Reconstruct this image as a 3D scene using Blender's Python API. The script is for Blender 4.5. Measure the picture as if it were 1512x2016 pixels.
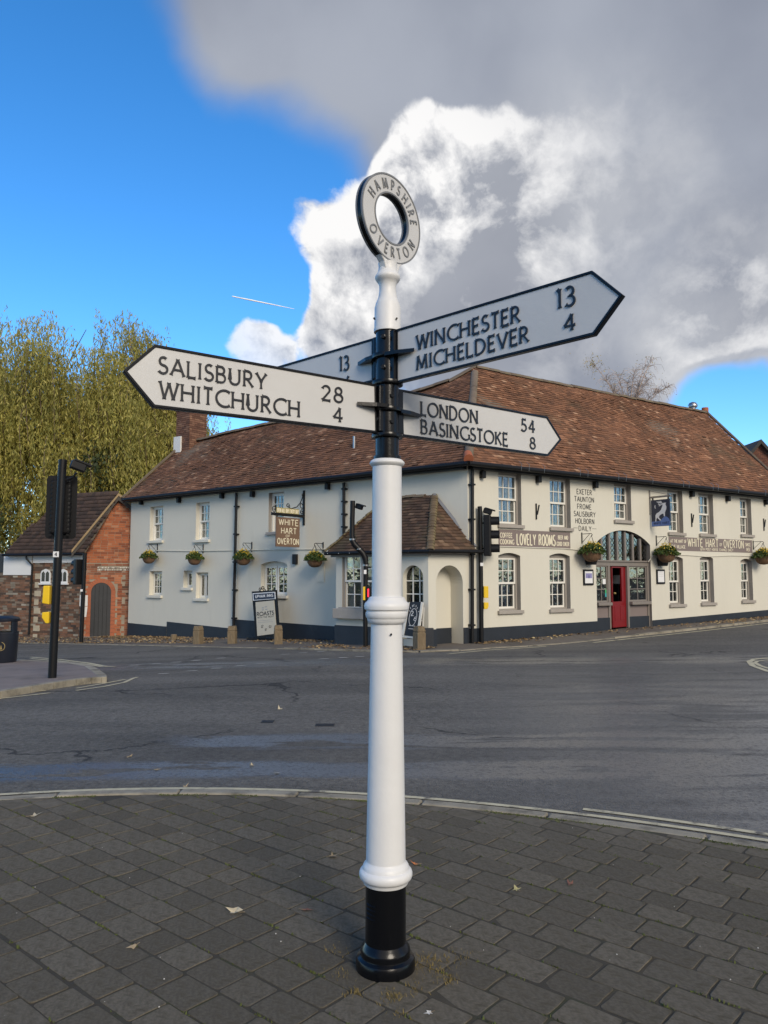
import bpy, bmesh, math, random
import numpy as np
from mathutils import Vector, Matrix, noise
random.seed(11); rng = np.random.default_rng(11)
for o in list(bpy.data.objects): bpy.data.objects.remove(o)
S = bpy.context.scene; COL = S.collection; R = math.radians

# ------------------------------------------------------------------ camera, sky, sun, exposure
FPX, CX, CY, HZ, EYE = 1514.0, 756.0, 1008.0, 1134.0, 1.55      # focal length, centre and horizon in photo pixels; eye height
PITCH = math.atan((HZ - CY) / FPX)
cam = bpy.data.cameras.new('camera'); cam_o = bpy.data.objects.new('camera', cam); COL.objects.link(cam_o)
cam.sensor_fit = 'VERTICAL'; cam.sensor_height = 36; cam.sensor_width = 27; cam.lens = FPX / 2016 * 36
cam.clip_start = .05; cam.clip_end = 9000
cam_o.location = (0, 0, EYE); cam_o.rotation_euler = (math.pi / 2 + PITCH, 0, 0); S.camera = cam_o
S.view_settings.view_transform = 'Standard'; S.view_settings.look = 'None'; S.view_settings.gamma = 1
S.view_settings.use_curve_mapping = False
S.view_settings.exposure = 0.8

SUN_XY = Vector((.42, -.907)).normalized(); SUN_EL = R(27)
sun = bpy.data.lights.new('sun', 'SUN'); sun.energy = 1.45; sun.angle = R(24); sun.color = (1, .89, .74)
sun_o = bpy.data.objects.new('sun', sun); COL.objects.link(sun_o)
SUN_V = Vector((SUN_XY.x * math.cos(SUN_EL), SUN_XY.y * math.cos(SUN_EL), math.sin(SUN_EL)))
sun_o.rotation_euler = SUN_V.to_track_quat('Z', 'Y').to_euler(); sun_o.location = (20, -30, 30)

def ray(x, y):
    a = (x - CX) / FPX; b = (CY - y) / FPX
    return Vector((a, math.cos(PITCH) - b * math.sin(PITCH), math.sin(PITCH) + b * math.cos(PITCH)))

class NT:
    "tiny helper to write node maths"
    def __init__(s, tree): s.t = tree; tree.nodes.clear()
    def n(s, typ, **kw):
        nd = s.t.nodes.new(typ)
        for k, v in kw.items(): setattr(nd, k, v)
        return nd
    def put(s, sock, v):
        if isinstance(v, bpy.types.NodeSocket): s.t.links.new(v, sock)
        elif v is not None: sock.default_value = v
    def m(s, op, a, b=None, c=None, clamp=False):
        nd = s.n('ShaderNodeMath', operation=op, use_clamp=clamp)
        for i, v in enumerate((a, b, c)):
            if v is not None: s.put(nd.inputs[i], v)
        return nd.outputs[0]
    def vm(s, op, a, b=None, out=0):
        nd = s.n('ShaderNodeVectorMath', operation=op); s.put(nd.inputs[0], a)
        if b is not None: s.put(nd.inputs[1], b)
        return nd.outputs[out]
    def rng(s, v, a, b, c=0., d=1., smooth=True):
        nd = s.n('ShaderNodeMapRange', interpolation_type='SMOOTHSTEP' if smooth else 'LINEAR')
        for i, q in enumerate((v, a, b, c, d)): s.put(nd.inputs[i], q)
        return nd.outputs[0]
    def noise(s, vec, scale, detail=4, rough=.5, dist=0., color=False):
        nd = s.n('ShaderNodeTexNoise'); s.put(nd.inputs['Vector'], vec)
        nd.inputs['Scale'].default_value = scale; nd.inputs['Detail'].default_value = detail
        nd.inputs['Roughness'].default_value = rough; nd.inputs['Distortion'].default_value = dist
        return nd.outputs[1 if color else 0]
    def mix(s, f, a, b):
        nd = s.n('ShaderNodeMix', data_type='RGBA'); s.put(nd.inputs[0], f)
        for i, v in ((6, a), (7, b)):
            s.put(nd.inputs[i], tuple(v) + (1,) if isinstance(v, (tuple, list)) and len(v) == 3 else v)
        return nd.outputs[2]
    def scale(s, col, f):
        return s.vm('MULTIPLY', col, s.m('ADD', f, 0.)) if isinstance(f, bpy.types.NodeSocket) else s.vm('MULTIPLY', col, (f, f, f))
    def ramp(s, fac, stops):
        nd = s.n('ShaderNodeValToRGB'); s.put(nd.inputs[0], fac); e = nd.color_ramp.elements
        while len(e) < len(stops): e.new(.5)
        for el, (p, c) in zip(e, stops): el.position = p; el.color = tuple(c) + (1,)
        return nd.outputs[0]

W = bpy.data.worlds.new('World'); S.world = W; W.use_nodes = True
w = NT(W.node_tree)
sky = w.n('ShaderNodeTexSky', sky_type='NISHITA', sun_disc=False)
sky.sun_elevation = SUN_EL; sky.sun_rotation = math.atan2(SUN_XY.x, SUN_XY.y)
sky.air_density = .9; sky.dust_density = .0; sky.ozone_density = 3.; sky.altitude = 900
hs = w.n('ShaderNodeHueSaturation'); w.put(hs.inputs['Color'], sky.outputs[0])
hs.inputs['Saturation'].default_value = 1.27; hs.inputs['Value'].default_value = .98
dirv = w.vm('NORMALIZE', w.n('ShaderNodeTexCoord').outputs['Generated'])
warp = w.noise(dirv, 3.2, 5, .55, color=True)
dw = w.vm('NORMALIZE', w.vm('ADD', dirv, w.vm('MULTIPLY', w.vm('SUBTRACT', warp, (.5, .5, .5)), (.1, .1, .1))))
def lobe(px, py, rad, wt, soft=1.):
    d = ray(px, py).normalized()
    dp = w.vm('DOT_PRODUCT', dw, tuple(d), out=1)
    return w.m('MULTIPLY', w.rng(dp, math.cos(R(rad)), math.cos(R(rad * (1 - soft)))), wt)
def lobe_d(d, rad, wt):
    return w.m('MULTIPLY', w.rng(w.vm('DOT_PRODUCT', dw, tuple(d), out=1), math.cos(R(rad)), 1.), wt)
def total(ls):
    t = ls[0]
    for l in ls[1:]: t = w.m('ADD', t, l)
    return t
def cum(v): return w.m('ADD', w.m('MULTIPLY', w.m('SUBTRACT', w.noise(v, 5.2, 12, .6), .5), 1.45), w.m('MULTIPLY', w.m('SUBTRACT', w.noise(v, 17., 8, .62), .5), .55))
slow = w.noise(dirv, 2.6, 3, .5)
# high soft grey layer
upA = total([lobe(1150, 0, 27, 1.15, 1.), lobe(640, -40, 12, .45, 1.), lobe(1420, 430, 26, 1.1, 1.), lobe(2400, 500, 50, 1.), lobe_d(SUN_V, 75, .9), lobe(420, -120, 9, .3), lobe(650, 285, 8, -.5, 1.), lobe(1420, 830, 6, -1.3, 1.), lobe(1560, 820, 8, -1.2, 1.)])
alphaA = w.rng(w.m('ADD', upA, w.m('MULTIPLY', w.m('SUBTRACT', w.noise(dw, 3., 6, .55), .5), .7)), .12, .78)
gn = w.rng(w.m('ADD', w.m('MULTIPLY', slow, .65), w.m('MULTIPLY', w.noise(dw, 5.5, 6, .5), .35)), .36, .66)
colA = w.mix(gn, (1.05, 1.16, 1.44), (1.55, 1.67, 1.95))
colA = w.mix(w.m('MULTIPLY', w.m('ADD', lobe(1180, 420, 11, .42, 1.), lobe(1480, 640, 9, .55, 1.)), w.rng(w.noise(dw, 6.5, 7, .58), .3, .65)), colA, (3.3, 3.3, 3.3))
colA = w.mix(lobe_d(SUN_V, 75, .75), colA, (3.4, 3.3, 3.2))
# heaped cloud in front of it, white where it faces the light, grey in the body
off = w.vm('ADD', dw, (-.022, 0., .026))
c0 = cum(dw); relief = w.m('MULTIPLY', w.m('SUBTRACT', c0, cum(off)), 2.4)
baseB = total([lobe(1180, 520, 17, 1.05, .9), lobe(930, 400, 8, .6), lobe(690, 445, 6., .75), lobe(840, 300, 4.5, .45), lobe(800, 650, 9, .75), lobe(490, 690, 3., .62), lobe(640, 640, 3.6, .6), lobe(590, 705, 2.4, .4), lobe(1500, 640, 8, .6), lobe(2400, 600, 40, .4),
               lobe(640, 275, 5, -.6), lobe(1420, 830, 6, -1.2, 1.), lobe(1560, 820, 8, -1.1, 1.), lobe(545, 575, 3, -.35), lobe(1250, 60, 14, -.5)])
densB = w.m('ADD', baseB, c0)
near = w.rng(w.vm('DOT_PRODUCT', dirv, tuple(ray(760, 480).normalized()), out=1), math.cos(R(21)), math.cos(R(6)))
near = w.m('MAXIMUM', near, w.m('MULTIPLY', lobe(1500, 640, 10, 1., 1.), .6))
alphaB = w.m('MULTIPLY', w.rng(densB, .36, .6), near)
low = total([lobe(870, 290, 8, .9), lobe(680, 420, 9, .95), lobe(1120, 400, 10, .5), lobe(1490, 640, 8, .7), lobe(640, 640, 5, .85), lobe(490, 690, 5, .9), lobe(900, 430, 11, .35), lobe(2400, 500, 40, .4)])
body = w.rng(densB, .5, 1.5)
bright = w.m('ADD', w.m('MULTIPLY', low, w.m('SUBTRACT', .8, w.m('MULTIPLY', body, .6))), w.m('MULTIPLY', relief, w.m('ADD', .5, low)), clamp=True)
colB = w.mix(bright, w.mix(gn, (1.2, 1.28, 1.5), (1.7, 1.78, 1.98)), (3.75, 3.72, 3.7))
fin = w.mix(alphaB, w.mix(alphaA, hs.outputs[0], colA), colB)
bg = w.n('ShaderNodeBackground'); w.put(bg.inputs[0], fin); bg.inputs[1].default_value = .15
W.cycles.sampling_method = 'MANUAL'; W.cycles.sample_map_resolution = 512
w.put(w.n('ShaderNodeOutputWorld').inputs[0], bg.outputs[0])

# ------------------------------------------------------------------ places: frames, ground height, pixels to points
O = Vector((0, 0, EYE))
C = Vector((1.97, 18.03, 0))                                   # corner of the inn
uR = Vector((.8314, .5557, 0)).normalized(); uL = Vector((-.791, .6118, 0)).normalized()
nR = Vector((uR.y, -uR.x, 0)); nL = Vector((-uL.y, uL.x, 0))
def sp(x): return x if x > 15 else math.log1p(math.exp(2 * x)) / 2
def zg(x, y):
    dx, dy = x - C.x, y - C.y
    t = min(uL.x * dx + uL.y * dy, 22); r = min(uR.x * dx + uR.y * dy, 40)
    return -.035 * sp(t) + .021 * sp(r)
def atz(x, y, z):
    d = ray(x, y); return O + d * ((z - EYE) / d.z)
def gnd(x, y, dz=0.):
    z = dz
    for _ in range(12):
        q = atz(x, y, z); z = zg(q.x, q.y) + dz
    return q
def aty(x, y, Y):
    d = ray(x, y); return O + d * (Y / d.y)
def pl(x, y, P, n):
    d = ray(x, y); return O + d * ((P - O).dot(n) / d.dot(n))
def FR(o, xd):
    "upright frame: x to the right as seen from outside, y up, z outwards"
    xd = Vector(xd); xd.z = 0; xd.normalize(); nn = Vector((xd.y, -xd.x, 0)); z = Vector((0, 0, 1))
    M = Matrix((xd, z, nn)).transposed().to_4x4(); M.translation = o; return M
def p2f(F, x, y, off=0.):
    n = F.col[2].to_3d(); P = F.translation + n * off
    q = F.inverted() @ pl(x, y, P, n); return q.x, q.y
F_R = FR(C, uR); F_L = FR(C, -uL)

# ------------------------------------------------------------------ materials
MATS = {}
def mat(name, col, rough=.6, var=.12, vs=3., bump=0., bs=60., metal=0., coat=0., orand=0., island=None, spec=.5, stretch=(1, 1, 1), stain=None, stainscale=1.5, stainr=(.5, .75), hue=0., bd=6):
    if name in MATS: return MATS[name]
    M = bpy.data.materials.new(name); M.use_nodes = True; t = NT(M.node_tree)
    p = t.n('ShaderNodeBsdfPrincipled'); out = t.n('ShaderNodeOutputMaterial'); t.put(out.inputs[0], p.outputs[0])
    tc = t.n('ShaderNodeTexCoord').outputs['Object']
    mp = t.n('ShaderNodeMapping'); t.put(mp.inputs['Vector'], tc); mp.inputs['Scale'].default_value = stretch; tc = mp.outputs[0]
    if island:
        c = t.ramp(t.n('ShaderNodeNewGeometry').outputs['Random Per Island'], island)
    else:
        c = t.mix(0., tuple(col), tuple(col))
    if var:
        f = t.m('ADD', t.m('MULTIPLY', t.m('SUBTRACT', t.noise(tc, vs, 6, .6), .5), 3.2 * var), 1.)
        c = t.vm('MULTIPLY', c, _v(t, f))
    if orand:
        r = t.n('ShaderNodeObjectInfo').outputs['Random']
        c = t.vm('MULTIPLY', c, _v(t, t.m('ADD', t.m('MULTIPLY', t.m('SUBTRACT', r, .5), 2 * orand), 1.)))
    if stain:
        f = t.rng(t.noise(tc, stainscale, 7, .65), *stainr)
        c = t.mix(f, c, tuple(stain))
    t.put(p.inputs['Base Color'], c)
    p.inputs['Roughness'].default_value = rough; p.inputs['Metallic'].default_value = metal
    p.inputs['Coat Weight'].default_value = coat; p.inputs['Specular IOR Level'].default_value = spec
    if bump:
        b = t.n('ShaderNodeBump'); b.inputs['Strength'].default_value = 1.; b.inputs['Distance'].default_value = bump
        t.put(b.inputs['Height'], t.noise(tc, bs, bd, .6)); t.put(p.inputs['Normal'], b.outputs[0])
    MATS[name] = M; return M
def _v(t, f):
    nd = t.n('ShaderNodeCombineXYZ')
    for i in range(3): t.put(nd.inputs[i], f)
    return nd.outputs[0]

white_paint = mat('white gloss paint', (.73, .73, .725), .42, .05, 5, .0012, 26, stain=(.5, .49, .45), stainscale=3.5, stainr=(.62, .9))
sign_white = mat('sign white', (.59, .587, .58), .42, .06, 4, .0008, 30, stain=(.45, .44, .41), stainscale=4, stainr=(.6, .9))
black_paint = mat('black gloss paint', (.004, .0045, .006), .22, .1, 5, .0006, 25, spec=.35)
ring_grey = mat('worn grey lettering', (.2, .205, .21), .4, .1, 12)
ink = mat('black lettering', (.014, .015, .02), .3, .05)
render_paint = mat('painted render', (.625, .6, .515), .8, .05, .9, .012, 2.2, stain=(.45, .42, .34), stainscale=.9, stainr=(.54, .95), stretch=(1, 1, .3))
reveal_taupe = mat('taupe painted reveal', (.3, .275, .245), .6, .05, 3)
taupe = mat('taupe joinery', (.21, .185, .165), .5, .08, 3)
sign_taupe = mat('taupe sign ground', (.2, .16, .148), .6, .05, 4)
reveal_cream = mat('cream reveal', (.66, .63, .54), .6, .05, 3)
sash_white = mat('white sash paint', (.74, .72, .66), .45, .05, 8)
plinth_navy = mat('navy plinth paint', (.016, .021, .03), .55, .25, 2.5, .004, 14, stain=(.07, .07, .075), stainscale=2.2, stainr=(.58, .85))
black_iron = mat('black iron', (.008, .008, .009), .5, .2, 8, spec=.3)
signal_black = mat('black signal plastic', (.006, .006, .007), .45, .2, 6, spec=.3)
cream_letter = mat('cream lettering', (.72, .66, .5), .5, .06, 8)
dark_letter = mat('dark painted lettering', (.035, .035, .035), .6, .2, 20)
stone_sill = mat('taupe stone sill', (.34, .31, .275), .7, .1, 6, .003, 40)
wood = mat('weathered bollard wood', (.2, .15, .09), .9, .5, 9, .02, 22, stretch=(5, 5, .6))
lead = mat('lead flashing', (.17, .18, .2), .5, .15, 5)
interior = mat('darkened interior', (.014, .011, .009), .9, .3, 2)  # near-black colour put in for the darkness of unlit rooms
curtain = mat('net curtain', (.6, .59, .56), .9, .08, 6)
red_door = mat('red door paint', (.2, .006, .009), .3, .08, 3, coat=.2)
yellow_box = mat('yellow push button box', (.8, .52, .015), .4, .06, 6)
sticker = mat('white sticker', (.75, .75, .75), .5, .03)
terracotta = mat('terracotta', (.36, .11, .05), .8, .15, 6)
steel = mat('stainless flue', (.35, .36, .38), .3, .1, 5, metal=.9)
soil = mat('dark joint soil', (.05, .043, .03), .95, .35, 9, .006, 60, stain=(.04, .05, .016), stainscale=3, stainr=(.5, .7))
moss = mat('green moss', (.085, .105, .025), .9, .4, 9)
drygrass = mat('dry grass', (.2, .15, .05), .9, .4, 20)
leaf_brown = mat('fallen leaf', (.4, .3, .17), .8, .3, 25, orand=.35)
litter = mat('leaf litter', (.2, .13, .06), .9, .2, 3, island=[(0, (.12, .075, .04)), (.5, (.26, .165, .075)), (.85, (.4, .27, .12)), (1, (.5, .4, .22))])
kerb_stone_m = mat('kerb stone', (.29, .26, .2), .85, .3, 5, .004, 60, orand=.12, stain=(.1, .088, .065), stainscale=3.5, stainr=(.46, .72))
tarmac_path = mat('pavement tarmac', (.125, .108, .092), .9, .25, 2.5, .004, 90, stain=(.075, .065, .055), stainscale=.8, stainr=(.45, .75))
island_pave = mat('pinkish island paving', (.2, .165, .15), .9, .2, 2, .003, 60, stain=(.1, .085, .075), stainscale=1.2, stainr=(.5, .8))
line_cream = mat('worn cream road line', (.52, .47, .32), .8, .25, 14, stain=(.12, .11, .095), stainscale=5, stainr=(.55, .68))
line_white = mat('road white', (.48, .47, .43), .7, .2, 10)
grass_m = mat('rough grass', (.06, .08, .025), .95, .35, .8, .03, 8)
bark = mat('bark', (.085, .07, .052), .9, .3, 4, .02, 9, stretch=(1, 1, .25))
twig = mat('purple brown twig', (.13, .09, .07), .9, .2, 3)
pale_twig = mat('pale birch twig', (.4, .31, .26), .85, .2, 3)
bowl_m = mat('woven basket liner', (.15, .085, .045), .9, .35, 25, .006, 50, stretch=(1, 1, 3))
canopy_soil = mat('shaded soil', (.05, .04, .03), .95)
tile_stops = [(0, (.12, .058, .036)), (.3, (.165, .079, .046)), (.6, (.2, .094, .053)), (.9, (.24, .112, .062)), (.965, (.31, .155, .09)), (1, (.42, .26, .17))]
roof_tile_m = mat('clay roof tiles', (1, 1, 1), .88, .3, .9, .003, 50, island=tile_stops, stain=(.1, .07, .043), stainscale=.7, stainr=(.5, .8))
porch_tile_m = mat('mossy porch tiles', (1, 1, 1), .9, .35, 1.6, .003, 50, island=[(0, (.05, .03, .021)), (.4, (.085, .05, .033)), (.85, (.12, .068, .043)), (1, (.2, .13, .085))], stain=(.1, .085, .045), stainscale=1.6, stainr=(.5, .8))
roof_dark_m = mat('dark concrete tiles', (1, 1, 1), .85, .2, 1, .003, 50, island=[(0, (.045, .03, .024)), (.5, (.07, .043, .033)), (1, (.1, .062, .045))])
hip_m = mat('mortared ridge tile', (.15, .115, .085), .9, .3, 6, .008, 30, orand=.2, stain=(.16, .145, .06), stainscale=3, stainr=(.52, .75))
bonnet_m = mat('mossy bonnet tile', (.14, .1, .06), .9, .3, 6, .008, 30, orand=.25, stain=(.2, .175, .06), stainscale=4, stainr=(.45, .7))
brick_red = mat('orange red brick', (1, 1, 1), .88, .12, 2, .003, 60, island=[(0, (.2, .062, .03)), (.4, (.33, .1, .042)), (.8, (.41, .135, .055)), (1, (.44, .2, .11))], stain=(.2, .12, .075), stainscale=.9, stainr=(.55, .85))
brick_old = mat('old mixed brick and flint', (1, 1, 1), .9, .2, 2, .005, 60, island=[(0, (.065, .045, .034)), (.4, (.14, .078, .048)), (.7, (.22, .105, .06)), (.9, (.2, .17, .13)), (1, (.34, .3, .24))])
brick_chim = mat('chimney brick', (1, 1, 1), .9, .15, 2, .003, 60, island=[(0, (.11, .055, .037)), (.6, (.17, .082, .053)), (1, (.25, .14, .09))])
brick_far = mat('brown brick', (1, 1, 1), .9, .15, 2, .003, 60, island=[(0, (.1, .04, .028)), (.6, (.15, .058, .036)), (1, (.2, .08, .05))])
mortar = mat('lime mortar', (.3, .25, .19), .95, .2, 4, .004, 60)
mortar_dark = mat('dark mortar', (.16, .13, .1), .95, .25, 3, .004, 60)
white_render = mat('whitewashed render', (.7, .7, .69), .8, .05, 2, stain=(.4, .38, .34), stainscale=1.5, stainr=(.6, .85))
barge = mat('weathered bargeboard', (.3, .21, .11), .8, .2, 4, stretch=(1, 1, 1))
grey_board = mat('dark grey plank', (.03, .031, .033), .6, .15, 4)
bin_m = mat('black bin plastic', (.012, .015, .024), .35, .1, 4)
gold = mat('gold emblem', (.35, .26, .1), .5, .1)
sett_m = mat('worn concrete sett', (.142, .125, .097), .95, .4, 11, .004, 110, orand=.17, stain=(.1, .086, .06), stainscale=4, stainr=(.42, .75), bd=8, spec=.15)

def glassmat():
    M = bpy.data.materials.new('window glass'); M.use_nodes = True; t = NT(M.node_tree)
    g = t.n('ShaderNodeBsdfGlossy'); g.inputs['Roughness'].default_value = .03
    tr = t.n('ShaderNodeBsdfTransparent'); tr.inputs[0].default_value = (.82, .84, .84, 1)
    f = t.n('ShaderNodeFresnel'); f.inputs[0].default_value = 1.55
    b = t.n('ShaderNodeBump'); b.inputs['Distance'].default_value = .004
    t.put(b.inputs['Height'], t.noise(t.n('ShaderNodeNewGeometry').outputs['Position'], 5, 2, .5)); t.put(g.inputs['Normal'], b.outputs[0])
    mx = t.n('ShaderNodeMixShader'); t.put(mx.inputs[0], t.m('MULTIPLY', f.outputs[0], .62)); t.put(mx.inputs[1], tr.outputs[0]); t.put(mx.inputs[2], g.outputs[0])
    t.put(t.n('ShaderNodeOutputMaterial').inputs[0], mx.outputs[0]); return M
glass = glassmat()
def leafmat(name, stops, trans=.35):
    M = bpy.data.materials.new(name); M.use_nodes = True; t = NT(M.node_tree)
    c = t.ramp(t.n('ShaderNodeNewGeometry').outputs['Random Per Island'], stops)
    f = t.m('ADD', t.m('MULTIPLY', t.noise(t.n('ShaderNodeTexCoord').outputs['Object'], .5, 3, .5), .9), .55)
    c = t.vm('MULTIPLY', c, _v(t, f))
    d = t.n('ShaderNodeBsdfPrincipled'); d.inputs['Roughness'].default_value = .65; t.put(d.inputs['Base Color'], c)
    tl = t.n('ShaderNodeBsdfTranslucent'); t.put(tl.inputs[0], c)
    mx = t.n('ShaderNodeMixShader'); mx.inputs[0].default_value = trans; t.put(mx.inputs[1], d.outputs[0]); t.put(mx.inputs[2], tl.outputs[0])
    t.put(t.n('ShaderNodeOutputMaterial').inputs[0], mx.outputs[0]); return M
willow_leaf = leafmat('willow leaf', [(0, (.2, .2, .05)), (.45, (.35, .325, .075)), (.8, (.47, .41, .1)), (1, (.6, .52, .17))])
dark_leaf = leafmat('dark evergreen leaf', [(0, (.02, .03, .012)), (.6, (.04, .06, .02)), (1, (.08, .1, .03))], .2)
basket_leaf = leafmat('bedding leaf', [(0, (.03, .06, .014)), (.6, (.07, .12, .025)), (1, (.13, .18, .04))])
petal = leafmat('yellow petal', [(0, (.62, .36, .02)), (.5, (.8, .6, .06)), (1, (.85, .72, .3))], .2)
birch_leaf = leafmat('last birch leaf', [(0, (.4, .28, .07)), (1, (.62, .48, .17))])

def roadmat():
    M = bpy.data.materials.new('wet asphalt'); M.use_nodes = True; t = NT(M.node_tree)
    p = t.n('ShaderNodeBsdfPrincipled'); t.put(t.n('ShaderNodeOutputMaterial').inputs[0], p.outputs[0])
    pos = t.n('ShaderNodeNewGeometry').outputs['Position']
    sx = t.n('ShaderNodeSeparateXYZ'); t.put(sx.inputs[0], pos); X, Y = sx.outputs[0], sx.outputs[1]
    mp = t.n('ShaderNodeMapping'); t.put(mp.inputs['Vector'], pos); mp.inputs['Scale'].default_value = (.42, 1.7, 1)
    st = t.noise(mp.outputs[0], 1.0, 6, .62, .4)
    grain = t.noise(pos, 65, 3, .7)
    wear = t.noise(mp.outputs[0], .45, 5, .6)
    aggr = t.n('ShaderNodeTexVoronoi'); t.put(aggr.inputs['Vector'], pos); aggr.inputs['Scale'].default_value = 75
    c = t.mix(t.rng(wear, .3, .7), (.095, .09, .08), (.15, .141, .124))
    c = t.vm('MULTIPLY', c, _v(t, t.m('ADD', t.m('MULTIPLY', grain, 1.3), .35)))
    c = t.vm('MULTIPLY', c, _v(t, t.rng(t.noise(pos, 20, 5, .78), .32, .68, .55, 1.45, smooth=False)))
    # water standing in the wheel tracks
    yw = t.m('ADD', Y, t.m('MULTIPLY', t.m('SUBTRACT', t.noise(pos, .35, 4, .6), .5), .75))
    def track(yc, half, soft): return t.rng(t.m('ABSOLUTE', t.m('SUBTRACT', yw, yc)), half + soft, half)
    tr = t.m('MAXIMUM', track(6.38, .16, .2), t.m('MULTIPLY', track(7.5, .16, .25), t.rng(X, -2.3, -1.5)))
    tr = t.m('MAXIMUM', tr, t.m('MULTIPLY', track(14.4, .25, .6), .7))
    st2 = t.noise(mp.outputs[0], 1.9, 7, .66, .3)
    right = t.m('MULTIPLY', t.rng(t.m('SUBTRACT', X, t.m('MULTIPLY', Y, .1)), -.4, 2.2), t.rng(Y, 15., 8.5))
    speck = t.rng(t.noise(pos, 30, 5, .78), .36, .58, .3, 1.)
    wet = t.m('MULTIPLY', t.m('ADD', t.m('MULTIPLY', tr, t.rng(st2, .4, .5)), t.m('MULTIPLY', right, t.rng(st, .34, .58, .15, 1.)), clamp=True), t.m('MULTIPLY', speck, 1.25), clamp=True)
    c = t.mix(t.m('MULTIPLY', wet, .82), c, (.012, .0125, .015))
    # cracks
    vo = t.n('ShaderNodeTexVoronoi', feature='DISTANCE_TO_EDGE'); vo.inputs['Scale'].default_value = .33
    t.put(vo.inputs['Vector'], t.vm('ADD', pos, t.vm('MULTIPLY', t.noise(pos, 1.6, 5, .6, color=True), (1.1, 1.1, 0))))
    crk = t.m('MULTIPLY', t.rng(vo.outputs['Distance'], .012, .004), t.rng(t.noise(pos, .35, 2, .5), .48, .58))
    c = t.mix(t.m('MULTIPLY', crk, .75), c, (.012, .012, .012))
    t.put(p.inputs['Base Color'], c)
    t.put(p.inputs['Roughness'], t.rng(wet, 0., 1., .85, .4, smooth=False))
    b = t.n('ShaderNodeBump'); b.inputs['Distance'].default_value = .007
    t.put(b.inputs['Strength'], t.rng(wet, 0., 1., 1., .6, smooth=False))
    t.put(b.inputs['Height'], t.m('ADD', t.m('MULTIPLY', aggr.outputs['Distance'], 1.), t.m('MULTIPLY', grain, .6)))
    t.put(p.inputs['Coat Weight'], wet); p.inputs['Coat Roughness'].default_value = .3; p.inputs['Coat IOR'].default_value = 2.3; t.put(p.inputs['Coat Normal'], b.outputs[0])
    t.put(p.inputs['Normal'], b.outputs[0]); t.put(p.inputs['Specular IOR Level'], t.rng(wet, 0., 1., .35, .95, smooth=False))
    return M
road_m = roadmat()

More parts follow.
